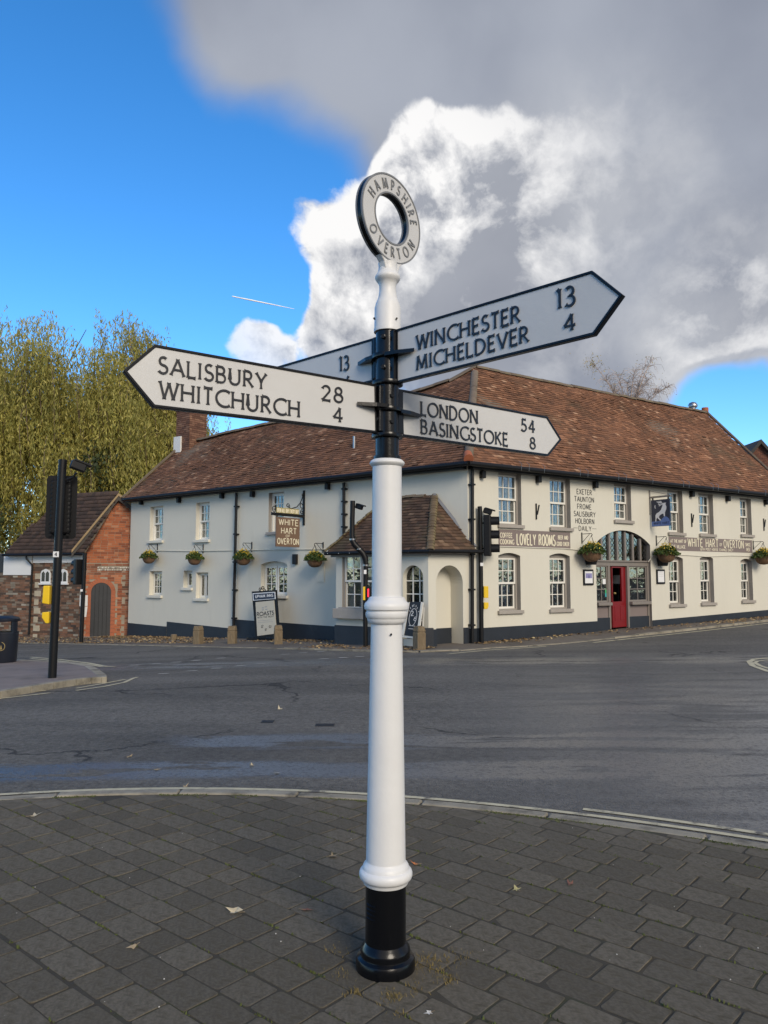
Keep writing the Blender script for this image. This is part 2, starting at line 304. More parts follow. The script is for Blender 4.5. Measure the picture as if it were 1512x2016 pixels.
# ------------------------------------------------------------------ mesh helpers
def rootof(o):
    while o.parent: o = o.parent
    return o
def tag(o, label=None, cat=None, group=None, kind=None):
    for k, v in (('label', label), ('category', cat), ('group', group), ('kind', kind)):
        if v: o[k] = v
    return o
def thing(name, loc, label, cat, group=None):
    o = bpy.data.objects.new(name, None); COL.objects.link(o); o.location = loc; o.empty_display_size = .1
    return tag(o, label, cat, group)
def link(name, me, parent=None, M=None):
    o = bpy.data.objects.new(name, me); COL.objects.link(o)
    if parent:
        o.parent = parent
        if M is not None: o.matrix_local = Matrix.Translation(-rootof(parent).location) @ M
    elif M is not None: o.matrix_world = M
    return o
class MB:
    def __init__(s): s.v = []; s.f = []
    def add(s, vs, fs, M=None):
        k = len(s.v)
        s.v += [tuple(M @ Vector(p)) for p in vs] if M is not None else [tuple(p) for p in vs]
        s.f += [tuple(i + k for i in f) for f in fs]; return s
    def box(s, x0, x1, y0, y1, z0, z1, M=None):
        vs = [(x, y, z) for z in (z0, z1) for y in (y0, y1) for x in (x0, x1)]
        return s.add(vs, [(0, 2, 3, 1), (4, 5, 7, 6), (0, 1, 5, 4), (2, 6, 7, 3), (0, 4, 6, 2), (1, 3, 7, 5)], M)
    def prism(s, poly, z0, z1, M=None, bottom=True):
        n = len(poly); vs = [(p[0], p[1], z0) for p in poly] + [(p[0], p[1], z1) for p in poly]
        fs = [tuple(range(n, 2 * n))] + [(i, (i + 1) % n, n + (i + 1) % n, n + i) for i in range(n)]
        if bottom: fs.append(tuple(range(n - 1, -1, -1)))
        return s.add(vs, fs, M)
    def tube(s, pts, r, n=8, caps=True):
        pts = [Vector(p) for p in pts]; m = len(pts); rs = r if isinstance(r, (list, tuple)) else [r] * m
        k = len(s.v); up = None
        for i, p in enumerate(pts):
            d = (pts[min(i + 1, m - 1)] - pts[max(i - 1, 0)]).normalized()
            if up is None: up = d.orthogonal().normalized()
            a = (up - d * up.dot(d)).normalized(); b = d.cross(a); up = a
            for j in range(n):
                q = p + (a * math.cos(2 * math.pi * j / n) + b * math.sin(2 * math.pi * j / n)) * rs[i]; s.v.append(tuple(q))
        for i in range(m - 1):
            for j in range(n):
                s.f.append((k + i * n + j, k + i * n + (j + 1) % n, k + (i + 1) * n + (j + 1) % n, k + (i + 1) * n + j))
        if caps: s.f.append(tuple(k + j for j in range(n - 1, -1, -1))); s.f.append(tuple(k + (m - 1) * n + j for j in range(n)))
        return s
    def lathe(s, prof, n=40, M=None):
        vs = []; fs = []; m = len(prof)
        for r, z in prof:
            for j in range(n): vs.append((r * math.cos(2 * math.pi * j / n), r * math.sin(2 * math.pi * j / n), z))
        for i in range(m - 1):
            for j in range(n): fs.append((i * n + j, i * n + (j + 1) % n, (i + 1) * n + (j + 1) % n, (i + 1) * n + j))
        fs.append(tuple(range(n - 1, -1, -1))); fs.append(tuple((m - 1) * n + j for j in range(n)))
        return s.add(vs, fs, M)
    def quad(s, a, b, c, d): return s.add([a, b, c, d], [(0, 1, 2, 3)])
    def build(s, name, m, parent=None, smooth=0, bevel=0, loc=None, kind=None, seg=2):
        off = rootof(parent).location if parent else Vector(loc or (0, 0, 0))
        me = bpy.data.meshes.new(name)
        me.from_pydata([(v[0] - off.x, v[1] - off.y, v[2] - off.z) for v in s.v], [], s.f); me.update()
        me.materials.append(m)
        if smooth:
            me.polygons.foreach_set('use_smooth', [True] * len(me.polygons)); me.set_sharp_from_angle(angle=R(smooth))
        o = bpy.data.objects.new(name, me); COL.objects.link(o)
        if parent: o.parent = parent
        else: o.location = off
        if bevel:
            b = o.modifiers.new('bevel', 'BEVEL'); b.width = bevel; b.segments = seg; b.limit_method = 'ANGLE'; b.angle_limit = R(40)
            b.harden_normals = False
        if kind: o['kind'] = kind
        return o
def raw_mesh(name, V, Fq, m):
    "quads from numpy arrays"
    me = bpy.data.meshes.new(name); V = np.asarray(V, np.float32); Fq = np.asarray(Fq, np.int32); k = Fq.shape[1]
    me.vertices.add(len(V)); me.vertices.foreach_set('co', V.ravel())
    me.loops.add(Fq.size); me.loops.foreach_set('vertex_index', Fq.ravel())
    me.polygons.add(len(Fq)); me.polygons.foreach_set('loop_start', np.arange(0, Fq.size, k, dtype=np.int32))
    try: me.polygons.foreach_set('loop_total', np.full(len(Fq), k, np.int32))
    except Exception: pass
    me.update(calc_edges=True); me.validate(); me.materials.append(m); return me
def fbox(F, s0, s1, z0, z1, o0, o1, mb=None):
    return (mb or MB()).box(s0, s1, z0, z1, o0, o1, F)

# ------------------------------------------------------------------ a small stroke alphabet for all the writing
def arc(cx, cy, rx, ry, a0, a1, n=11):
    return [(cx + rx * math.cos(R(a0 + (a1 - a0) * i / n)), cy + ry * math.sin(R(a0 + (a1 - a0) * i / n))) for i in range(n + 1)]
def ell(cx, cy, rx, ry, n=22): return arc(cx, cy, rx, ry, 90, 450, n)
G = {
 'A': (.7, [[(0, 0), (.35, 1)], [(.35, 1), (.7, 0)], [(.13, .34), (.57, .34)]]),
 'B': (.5, [[(.02, 0), (.02, 1)], [(.02, 1), (.22, 1)] + arc(.24, .765, .2, .235, 90, -90) + [(.02, .53)], [(.02, .53), (.24, .53)] + arc(.26, .265, .24, .265, 90, -90) + [(.02, 0)]]),
 'C': (.74, [arc(.5, .5, .48, .5, 52, 308, 18)]),
 'D': (.66, [[(.02, 0), (.02, 1)], [(.02, 1), (.2, 1)] + arc(.22, .5, .44, .5, 90, -90, 16) + [(.02, 0)]]),
 'E': (.44, [[(.02, 0), (.02, 1)], [(.02, 1), (.42, 1)], [(.02, .52), (.36, .52)], [(.02, 0), (.44, 0)]]),
 'F': (.42, [[(.02, 0), (.02, 1)], [(.02, 1), (.42, 1)], [(.02, .5), (.35, .5)]]),
 'G': (.76, [arc(.5, .5, .48, .5, 52, 318, 18) + [(.84, .2), (.84, .44)]]),
 'H': (.64, [[(.02, 0), (.02, 1)], [(.62, 0), (.62, 1)], [(.02, .52), (.62, .52)]]),
 'I': (.06, [[(.03, 0), (.03, 1)]]),
 'J': (.3, [[(.28, 1), (.28, .2)] + arc(.1, .2, .18, .2, 0, -110, 6)]),
 'K': (.56, [[(.02, 0), (.02, 1)], [(.5, 1), (.04, .47)], [(.17, .6), (.56, 0)]]),
 'L': (.44, [[(.02, 0), (.02, 1)], [(.02, 0), (.44, 0)]]),
 'M': (.82, [[(.02, 0), (.1, 1)], [(.1, 1), (.41, .12)], [(.41, .12), (.72, 1)], [(.72, 1), (.8, 0)]]),
 'N': (.68, [[(.02, 0), (.02, 1)], [(.02, 1), (.66, 0)], [(.66, 0), (.66, 1)]]),
 'O': (.92, [ell(.46, .5, .46, .5, 28)]),
 'P': (.46, [[(.02, 0), (.02, 1)], [(.02, 1), (.2, 1)] + arc(.22, .73, .23, .27, 90, -90) + [(.02, .46)]]),
 'Q': (.92, [ell(.46, .5, .46, .5, 28), [(.5, .2), (.92, -.12)]]),
 'R': (.54, [[(.02, 0), (.02, 1)], [(.02, 1), (.2, 1)] + arc(.22, .74, .22, .26, 90, -90) + [(.02, .48)], [(.2, .48), (.54, 0)]]),
 'S': (.46, [arc(.24, .755, .2, .245, 45, 270, 12) + arc(.22, .26, .24, .255, 85, -150, 14)]),
 'T': (.48, [[(.24, 0), (.24, 1)], [(0, 1), (.48, 1)]]),
 'U': (.6, [[(.02, 1), (.02, .3)] + arc(.3, .3, .28, .3, 180, 360, 14) + [(.58, 1)]]),
 'V': (.66, [[(0, 1), (.33, 0)], [(.33, 0), (.66, 1)]]),
 'W': (.96, [[(0, 1), (.24, 0)], [(.24, 0), (.48, .95)], [(.48, .95), (.72, 0)], [(.72, 0), (.96, 1)]]),
 'X': (.6, [[(0, 0), (.58, 1)], [(.02, 1), (.6, 0)]]),
 'Y': (.6, [[(0, 1), (.3, .48)], [(.6, 1), (.3, .48)], [(.3, .48), (.3, 0)]]),
 'Z': (.56, [[(.02, 1), (.54, 1)], [(.54, 1), (.02, 0)], [(.02, 0), (.56, 0)]]),
 '0': (.54, [ell(.27, .5, .26, .5)]), '1': (.22, [[(.16, 0), (.16, 1)], [(.16, 1), (.02, .88)]]),
 '2': (.5, [arc(.24, .74, .22, .26, 165, -25, 12) + [(.02, .01)], [(.02, .01), (.5, .01)]]),
 '3': (.46, [arc(.2, .765, .2, .235, 140, -80, 10) + [(.2, .52)] + arc(.2, .265, .25, .265, 75, -140, 12)]),
 '4': (.54, [[(.38, 0), (.38, 1)], [(.38, 1), (.01, .3)], [(.01, .3), (.54, .3)]]),
 '5': (.48, [[(.42, 1), (.12, 1)], [(.12, 1), (.08, .56)] + arc(.2, .3, .26, .3, 100, -140, 12)]),
 '6': (.5, [[(.42, 1), (.16, .66), (.04, .38)] + arc(.25, .28, .23, .28, 165, 525, 20)]),
 '7': (.46, [[(.02, 1), (.46, 1)], [(.46, 1), (.14, 0)]]),
 '8': (.5, [ell(.25, .765, .19, .235, 18), ell(.25, .27, .25, .265, 20)]),
 '9': (.5, [ell(.25, .72, .23, .28, 18), [(.47, .66), (.3, .25), (.1, 0)]]),
 '-': (.4, [[(0, .5), (.4, .5)]]), '.': (.06, [[(.03, 0), (.03, .08)]]), ' ': (.3, []), '/': (.4, [[(0, 0), (.4, 1)]])}
def gw_(c, flare): return G[c][0] if flare or G[c][0] < .5 else .5 + (G[c][0] - .5) * (.12 if c not in 'MW' else .5)
def text_width(s, gap, flare=1): return sum(gw_(c, flare) for c in s) + gap * (len(s) - 1)
def ribbon(pts, hw, flare, z0, z1, mb, M):
    pts = [Vector(p) for p in pts]; closed = (pts[0] - pts[-1]).length < 1e-5
    if closed: pts = pts[:-1]
    ws = [hw] * len(pts)
    if flare and not closed:
        def ext(ps, w):
            L = (ps[1] - ps[0]).length; f = min(.45, hw * 2.2 / max(L, 1e-6)); return [ps[0], ps[0].lerp(ps[1], f * .35), ps[0].lerp(ps[1], f)], [hw * flare, hw * (1 + (flare - 1) * .35), w]
        a, wa = ext(pts[:2], hw); b, wb = ext([pts[-1], pts[-2]], hw)
        pts = a + pts[1:-1] + b[::-1]; ws = wa + ws[1:-1] + wb[::-1]
    n = len(pts); L = []; Rr = []
    for i in range(n):
        p = pts[i]; a = pts[i - 1] if (closed or i > 0) else None; b = pts[(i + 1) % n] if (closed or i < n - 1) else None
        d0 = (p - a).normalized() if a is not None else None; d1 = (b - p).normalized() if b is not None else None
        d = ((d0 or d1) + (d1 or d0)); d = d.normalized() if d.length > 1e-6 else d0
        nn = Vector((-d.y, d.x)); k = 1.
        if d0 is not None and d1 is not None: k = 1 / max(.5, nn.dot(Vector((-d1.y, d1.x))))
        L.append(p + nn * ws[i] * k); Rr.append(p - nn * ws[i] * k)
    vs = [(q.x, q.y, z1) for q in L] + [(q.x, q.y, z1) for q in Rr] + [(q.x, q.y, z0) for q in L] + [(q.x, q.y, z0) for q in Rr]
    fs = []
    for i in range(n if closed else n - 1):
        j = (i + 1) % n
        fs += [(i, n + i, n + j, j), (2 * n + i, i, j, 2 * n + j), (n + i, 3 * n + i, 3 * n + j, n + j)]
    if not closed: fs += [(0, 2 * n, 3 * n, n), (n - 1, 2 * n - 1, 4 * n - 1, 3 * n - 1)]
    mb.add(vs, fs, M)
def glyph(mb, c, x, a, X, Y, hw, flare, z0, z1, M):
    k = gw_(c, flare) / max(G[c][0], 1e-6)
    for i, st in enumerate(G[c][1]):
        pts = [Vector((a[0] + (x + p[0] * k) * X[0] + p[1] * Y[0], a[1] + (x + p[0] * k) * X[1] + p[1] * Y[1])) for p in st]
        ribbon(pts, hw * (1 if i != 2 or c in 'NMW' else .85), flare, z0, z1 + i * .00025, mb, M)
def put_text(s, F, off, lb, rb, lt, m, parent, depth=.003, wt=.075, flare=0, each=True, gap=.2, px=True, name='lettering'):
    "writing between a left and a right point of its base line, cap height from a third point"
    q = (lambda p: p2f(F, p[0], p[1], off)) if px else (lambda p: p)
    a, b, c = q(lb), q(rb), q(lt); wn = text_width(s, gap, flare) - (sum(.05 for ch in s[:-1] if ch in 'TVWYALFPKCOGRSE') if flare else 0); h = c[1] - a[1]
    X = ((b[0] - a[0]) / wn, (b[1] - a[1]) / wn); Y = (0, h); x = 0; mb = MB()
    for ch in s:
        if each: mb = MB()
        glyph(mb, ch, x, a, X, Y, h * wt, flare, off, off + depth, F)
        if each and mb.v: mb.build('letter', m, parent)
        x += gw_(ch, flare) + gap
        if flare and ch in 'TVWYALFPKCOGRSE': x -= .05
    if not each: return mb.build(name, m, parent)

# ------------------------------------------------------------------ the ground, road, pavements
def sheet(name, xs, ys, dz, m, kind='structure'):
    V = [(x, y, zg(x, y) + dz) for y in ys for x in xs]; n = len(xs)
    Fq = [(j * n + i, j * n + i + 1, (j + 1) * n + i + 1, (j + 1) * n + i) for j in range(len(ys) - 1) for i in range(n - 1)]
    me = raw_mesh(name, V, Fq, m); me.polygons.foreach_set('use_smooth', [True] * len(me.polygons))
    o = bpy.data.objects.new(name, me); COL.objects.link(o); return tag(o, kind=kind)
far = lambda a, b, fine: sorted(set([a * 20, a * 8, a * 3] + [round(a + (b - a) * i / fine, 3) for i in range(fine + 1)] + [b * 3, b * 8, b * 20]))
sheet('ground', far(-70, 70, 50), far(-40, 90, 50), -.16, grass_m)
ROAD_DZ = -.022
road = sheet('road', [-60 + i for i in range(121)], [-12 + .75 * i for i in range(97)], ROAD_DZ, road_m)

kx, ky = zip(*[(q.x, q.y) for q in (atz(x, y, 0) for x, y in ((-300, 1592), (0, 1567), (250, 1556.5), (500, 1558), (750, 1568), (1000, 1591), (1250, 1622), (1512, 1660)))])
KP = np.polyfit(kx, ky, 4)
def kerb_y(x):
    x0 = max(-3.9, min(2.5, x)); y = float(np.polyval(KP, x0)); d = float(np.polyval(np.polyder(KP), x0)); return y + d * (x - x0)
def kerb_at(x, back=0.):
    d = kerb_y(x + .01) - kerb_y(x - .01); n = Vector((-d, .02, 0)).normalized(); return Vector((x, kerb_y(x), 0)) - n * back
pavement = tag(MB().prism([(x, kerb_y(x) - .06) for x in np.linspace(-9, 9, 40)] + [(9, -6.9), (-9, -6.9)], -.15, -.0034).build('pavement', soil), kind='structure')
# kerb stones round the near pavement
xs = [-5.]
while xs[-1] < 5.5: xs.append(xs[-1] + random.uniform(.78, .95))
for a, b in zip(xs, xs[1:]):
    a2, b2 = a + .006, b - .006; N = 4; mb = MB(); dz = random.uniform(-.004, .006)
    fr = [kerb_at(a2 + (b2 - a2) * i / N) for i in range(N + 1)]; bk = [kerb_at(a2 + (b2 - a2) * i / N, .105) for i in range(N + 1)]
    mb.prism([(p.x, p.y) for p in fr] + [(p.x, p.y) for p in reversed(bk)], -.16, .004 + dz)
    mb.build('kerb_stone', kerb_stone_m, pavement, bevel=.012)
# setts in running bond, long joints at -40 degrees
ang = R(-40.5); ex = Vector((math.cos(ang), math.sin(ang), 0)); ey = Vector((-ex.y, ex.x, 0))
def sett_mesh(k):
    r = random.Random(k); j = lambda a: r.uniform(-a, a); P = []
    for cx_, cy_, a0 in ((.5, .5, 0), (-.5, .5, 90), (-.5, -.5, 180), (.5, -.5, 270)):     # worn, rounded corners and slightly wavy sides
        rr = r.uniform(.05, .11); ox, oy = j(.012), j(.015); sx, sy = (1 if cx_ > 0 else -1), (1 if cy_ > 0 else -1)
        for i in range(3):
            a = R(a0 + 45 * i); P.append((cx_ - sx * rr * .75 + rr * .75 * math.cos(a) + ox, cy_ - sy * rr + rr * math.sin(a) + oy))
        m = [(0, .5), (-.5, 0), (0, -.5), (.5, 0)][a0 // 90]; P.append((m[0] * (1 + j(.02)) + j(.06) * (m[0] == 0), m[1] * (1 + j(.025)) + j(.06) * (m[1] == 0)))
    n = len(P); tz = (j(.0025), j(.0025)); V = [(x, y, -.04) for x, y in P] + [(x, y, -.0011 + x * tz[0] + y * tz[1]) for x, y in P] + [(x * .975, y * .968, x * tz[0] + y * tz[1]) for x, y in P]
    Fs = [(q * n + i, q * n + (i + 1) % n, (q + 1) * n + (i + 1) % n, (q + 1) * n + i) for q in range(2) for i in range(n)] + [tuple(range(2 * n, 3 * n))]
    me = bpy.data.meshes.new('sett'); me.from_pydata(V, [], Fs); me.update(); me.materials.append(sett_m); return me
sett_meshes = [sett_mesh(k) for k in range(14)]
POST = Vector((.006, 3.2, 0))
setts = []; joints = []; RW = .165
for row in range(-70, 70):
    u = random.uniform(-.2, 0) - 9.; rw = RW; skew = random.uniform(-.004, .004)
    while u < 9:
        L = random.choice((.175, .2, .215, .22, .235, .26)); c = POST + ex * (u + L / 2) + ey * (row * rw + skew + .03); u += L
        if not (-4.6 < c.x < 4.2 and 1.9 < c.y): continue
        gap = kerb_at(c.x).y - c.y
        if gap > -.3: setts.append((c, L, gap))
far_mb = MB(); full = []
for c, L, gap in setts:
    hl, hw = L / 2 - .0062, RW / 2 - .006
    cor = [c + ex * sx * hl + ey * sy * hw for sx, sy in ((-1, -1), (1, -1), (1, 1), (-1, 1))]
    if all(kerb_at(q.x, .122).y > q.y for q in cor): full.append((c, L, hl, hw)); continue
    # cut to the kerb
    d = kerb_y(c.x + .05) - kerb_y(c.x - .05); n = Vector((-d, .1, 0)).normalized(); P0 = kerb_at(c.x, .118); out = []
    for a, b in zip(cor, cor[1:] + cor[:1]):
        da, db = (a - P0).dot(n), (b - P0).dot(n)
        if da <= 0: out.append(a)
        if da * db < 0: out.append(a.lerp(b, da / (da - db)))
    if len(out) >= 3 and min((out[0] - q).length for q in out[1:]) > .01: far_mb.prism([(q.x, q.y) for q in out], -.03, random.uniform(-.004, 0))
full.sort(key=lambda t: -1 / ((t[0].x) ** 2 + (t[0].y) ** 2) if abs(t[0].x) < .5 * t[0].y + .15 and t[0].y > 2.6 else 0)
for i, (c, L, hl, hw) in enumerate(full):
    soft = noise.noise((c.x * 1.1, c.y * 1.1, 3)) * .006
    M = Matrix.Translation(c + Vector((random.uniform(-.002, .002), random.uniform(-.002, .002), soft * .3 + random.uniform(-.0012, .0016)))) @ Matrix.Rotation(ang + random.uniform(-.012, .012), 4, 'Z') @ Matrix.Rotation(random.uniform(-.005, .005), 4, 'X') @ Matrix.Diagonal((2 * hl, 2 * hw, 1, 1))
    if i < 298: link('sett', random.choice(sett_meshes), pavement, M)
    else:
        me = random.choice(sett_meshes); far_mb.add([v.co for v in me.vertices], [tuple(p.vertices) for p in me.polygons], M)
far_mb.build('setts', sett_m, pavement, kind='stuff')
# road lines and studs
def strip(name, pts, wd, dz, m, parent, zz=0.):
    pts = [Vector(p) for p in pts]; mb = MB(); L = []; Q = []
    for i, p in enumerate(pts):
        d = pts[min(i + 1, len(pts) - 1)] - pts[max(i - 1, 0)]; d.z = 0; d.normalize(); n = Vector((-d.y, d.x, 0)) * wd / 2
        for lst, q in ((L, p + n), (Q, p - n)): lst.append(Vector((q.x, q.y, zg(q.x, q.y) + ROAD_DZ + dz)))
    for i in range(len(pts) - 1): mb.quad(Q[i], Q[i + 1], L[i + 1], L[i])
    return mb.build(name, m, parent)
def dens(pts, n=6):
    out = []
    for a, b in zip(pts, pts[1:]): out += [a.lerp(b, i / n) for i in range(n)]
    return out + [pts[-1]]
strip('yellow_line', [kerb_at(x, -.11) for x in np.linspace(-5, 5, 80)], .05, .006, line_cream, road)
strip('yellow_line', [kerb_at(x, -.23) for x in np.linspace(1.25, 5, 40)], .05, .006, line_cream, road)
RP = lambda l: [gnd(x, y, ROAD_DZ) for x, y in l]
strip('yellow_line', dens(RP([(-250, 1432), (0, 1376), (105, 1364)])), .07, .006, line_cream, road)
strip('yellow_line', dens(RP([(-250, 1422), (0, 1370), (90, 1360)])), .06, .006, line_cream, road)
strip('yellow_line', dens(RP([(150, 1355.5), (200, 1347), (247, 1338)])), .06, .006, line_cream, road)
strip('yellow_line', dens(RP([(150, 1360), (205, 1352), (245, 1344), (262, 1336), (271, 1333.5)])), .06, .006, line_cream, road)
strip('yellow_line', dens(RP([(60, 1297), (120, 1302), (170, 1308), (200, 1313)])), .08, .006, line_cream, road)
strip('yellow_line', dens(RP([(60, 1294), (120, 1299), (175, 1306), (210, 1312.5), (226, 1313)])), .08, .006, line_cream, road)
strip('yellow_line', dens(RP([(1600, 1292), (1512, 1296), (1486, 1298), (1475, 1303), (1482, 1311), (1512, 1322), (1600, 1345)]), 5), .1, .006, line_cream, road)
strip('yellow_line', dens(RP([(1600, 1296), (1512, 1300), (1492, 1302), (1486, 1305), (1496, 1311), (1512, 1316), (1600, 1334)]), 5), .07, .006, line_cream, road)
for x, y in ((528, 100), (612, 94), (690, 88), (768, 81), (866, 72), (640, 133), (752, 122), (848, 112), (940, 102), (1020, 94), (1118, 57), (1187, 51), (1258, 46), (1270, 75), (1345, 70), (1410, 66)):
    p = gnd(x / 1.99, 1260 + y / 1.99, ROAD_DZ); e = Vector((.085, .01, 0)); f = Vector((.025, .045, 0)) * random.uniform(.7, 1.2)
    mb = MB(); q = [p - e - f, p + e - f, p + e + f, p - e + f]; mb.quad(*[Vector((v.x, v.y, zg(v.x, v.y) + ROAD_DZ + .007)) for v in q]); mb.build('road_marking', line_white, road)
for x, y, w_ in ((640, 1427.5, .2), (527, 1421, .13)):
    p = gnd(x, y, ROAD_DZ); mb = MB().box(p.x - w_ / 2, p.x + w_ / 2, p.y - .07, p.y + .07, p.z - .02, p.z + .004)
    lid = mb.build('drain_cover', black_iron, road)

# far pavement in front of the inn, with its kerb
outer_px = [(-420, 1262), (-150, 1264), (0, 1266), (150, 1268.5), (300, 1272), (500, 1276.5), (650, 1281), (780, 1286), (880, 1284), (960, 1277), (1075, 1271), (1170, 1261.5), (1300, 1248), (1400, 1237), (1512, 1224), (1700, 1203), (1800, 1193)]
outer = dens([gnd(x, y, -.03) for x, y in outer_px], 5)
mb = MB(); ROWS = 5
for i, p in enumerate(outer):
    for j in range(ROWS + 1):
        q = p + Vector((0, 7. * (j / ROWS) ** 1.3, 0)); lift = .02 * min(1, j / 1.)
        mb.v.append((q.x, q.y, zg(q.x, q.y) - .016 + lift * .8))
for i in range(len(outer) - 1):
    for j in range(ROWS):
        k = i * (ROWS + 1) + j; mb.f.append((k, k + ROWS + 1, k + ROWS + 2, k + 1))
pave2 = tag(mb.build('far_pavement', tarmac_path, smooth=60), kind='structure')
# individual kerb stones along it
def walk(pts, step):
    out = [pts[0]]; acc = 0
    for a, b in zip(pts, pts[1:]):
        L = (b - a).length; d = step - acc
        while d <= L: out.append(a.lerp(b, d / L)); d += step
        acc = (acc + L) % step
    return out
ks = walk(outer, .92)
for a, b in zip(ks, ks[1:]):
    d = (b - a).normalized(); n = Vector((-d.y, d.x, 0)); a2, b2 = a + d * .008, b - d * .008
    up = .012 if 1.0 < a.x < 5 or a.x < -3 else .03
    if a.x > 6: up = .05
    V = []
    for p in (a2, b2):
        for off in (0, .12):
            q = p + n * (off - .06); z = zg(q.x, q.y)
            V += [(q.x, q.y, z - .16), (q.x, q.y, z - .02 + up + random.uniform(-.004, .004))]
    MB().add(V, [(0, 1, 5, 4), (2, 6, 7, 3), (1, 3, 7, 5), (0, 2, 3, 1), (4, 5, 7, 6)]).build('kerb_stone', kerb_stone_m, pave2)
strip('yellow_line', dens(RP([(880, 1288), (960, 1280.5), (1075, 1273)])), .07, .006, line_cream, road)
strip('yellow_line', dens(RP([(1168, 1265.5), (1300, 1251.5), (1400, 1240.5), (1512, 1227.5), (1700, 1206)])), .09, .006, line_cream, road)

# left island
isl = [gnd(x, y, .055) for x, y in ((-330, 1426), (-150, 1392), (0, 1363), (60, 1353), (105, 1345.5), (150, 1339), (180, 1335.5), (200, 1334.5), (209, 1334), (208, 1330), (195, 1320), (180, 1311), (150, 1306), (110, 1303), (60, 1300.5), (-60, 1297), (-330, 1292))]
mb = MB(); n = len(isl)
mb.v = [(p.x, p.y, zg(p.x, p.y) + .065) for p in isl] + [(p.x, p.y, zg(p.x, p.y) - .2) for p in isl]
mb.f = [tuple(range(n))] + [(i, n + i, n + (i + 1) % n, (i + 1) % n) for i in range(n)]
island = tag(mb.build('corner_pavement', island_pave), kind='structure')
cen = Vector((-8, 13.0, 0))
for a, b in zip(isl, isl[1:]):
    L = (b - a).length; k = max(1, round(L / .9))
    for i in range(k):
        p, q = a.lerp(b, i / k + .006), a.lerp(b, (i + 1) / k - .006); d = (q - p).normalized(); nn = Vector((-d.y, d.x, 0))
        V = []
        for e in (p, q):
            for o_, zt in ((-.012, .0), (.13, .0)):
                g = e + nn * o_; V += [(g.x, g.y, zg(g.x, g.y) - .2), (g.x, g.y, zg(g.x, g.y) + .07)]
        MB().add(V, [(0, 1, 5, 4), (2, 6, 7, 3), (1, 3, 7, 5), (0, 2, 3, 1), (4, 5, 7, 6)]).build('kerb_stone', kerb_stone_m, island, bevel=.01)

# ------------------------------------------------------------------ the fingerpost
post = thing('fingerpost', POST, 'tall black and white cast fingerpost with four pointing arms and a ring on top', 'signpost')
def torus_prof(r0, r1, z0, z1, n=8):
    return [(r0 + (r1 - r0) * math.sin(math.pi * i / n), z0 + (z1 - z0) * i / n) for i in range(n + 1)]
TP = Matrix.Translation(POST) @ Matrix.Rotation(R(.2), 4, 'Y')
def lat(name, prof, m, n=56): return MB().lathe(prof, n, TP).build(name, m, post, smooth=38)
lat('base', [(.117, -.02), (.1185, .012), (.1185, .03), (.113, .043), (.1, .05), (.098, .056), (.1, .066), (.097, .078), (.088, .09), (.0835, .098), (.082, .1)], black_paint)
lat('lower_shaft', [(.0815, .095), (.081, .34)], black_paint)
lat('lower_collar', [(.0815, .322), (.088, .324), (.0905, .329), (.0915, .336), (.0935, .339), (.0995, .342), (.1045, .348), (.107, .357), (.1068, .366), (.104, .374), (.0985, .38), (.0945, .382), (.0935, .386), (.092, .393), (.088, .4), (.083, .405), (.0797, .412)], white_paint)
lat('column', [(.0797, .4), (.0775, .56), (.0735, .8), (.0695, 1.05), (.0665, 1.22), (.0645, 1.38), (.0622, 1.43), (.0618, 1.7), (.061, 2.02)], white_paint)
lat('middle_collar', [(.0645, 1.352), (.074, 1.358), (.079, 1.366), (.0805, 1.376), (.085, 1.38), (.0875, 1.392), (.087, 1.4), (.083, 1.404), (.083, 1.408), (.0915, 1.414), (.0935, 1.426), (.091, 1.438), (.083, 1.445), (.078, 1.452), (.073, 1.462), (.062, 1.466)], white_paint)
lat('top_collar', [(.061, 2.006)] + torus_prof(.064, .0735, 2.008, 2.034) + [(.06, 2.036)], white_paint)
sleeve = lat('sleeve', [(.058, 2.034), (.058, 2.05), (.05, 2.052), (.0495, 2.59)], black_paint)
for z in (2.135, 2.245, 2.36, 2.475):
    MB().lathe([(.05, z - .008), (.0655, z - .008), (.067, z), (.0655, z + .008), (.05, z + .008)], 40, TP).build('flange', black_paint, post, smooth=40)
fin_ = lat('finial', [(.058, 2.583), (.0585, 2.596), (.0565, 2.603), (.0555, 2.69), (.052, 2.7), (.0515, 2.706), (.049, 2.712), (.04, 2.735), (.0355, 2.765), (.0365, 2.79), (.043, 2.802)] + torus_prof(.047, .0545, 2.806, 2.838)[0:] + [(.045, 2.842), (.041, 2.85), (.039, 2.87), (.041, 2.885)], white_paint)
for sx in (-1, 1):
    MB().tube([POST + Vector((sx * .045, -.04, 2.628)), POST + Vector((sx * .048, -.052, 2.628))], .004, 8).build('bolt_hole', black_iron, fin_)
MB().tube([POST + Vector((.022, -.07, 1.315)), POST + Vector((.024, -.0715, 1.315))], .005, 8).build('bolt_hole', black_iron, post)
# raised bolts on the sleeve
for z, a in ((2.55, -100), (2.42, -100), (2.30, -60), (2.19, -60), (2.55, -30), (2.2, -130)):
    d = Vector((math.cos(R(a)), math.sin(R(a)), 0)); MB().tube([POST + d * .045 + Vector((0, 0, z)), POST + d * .06 + Vector((0, 0, z))], .011, 6).build('bolt', black_paint, post, bevel=.002)
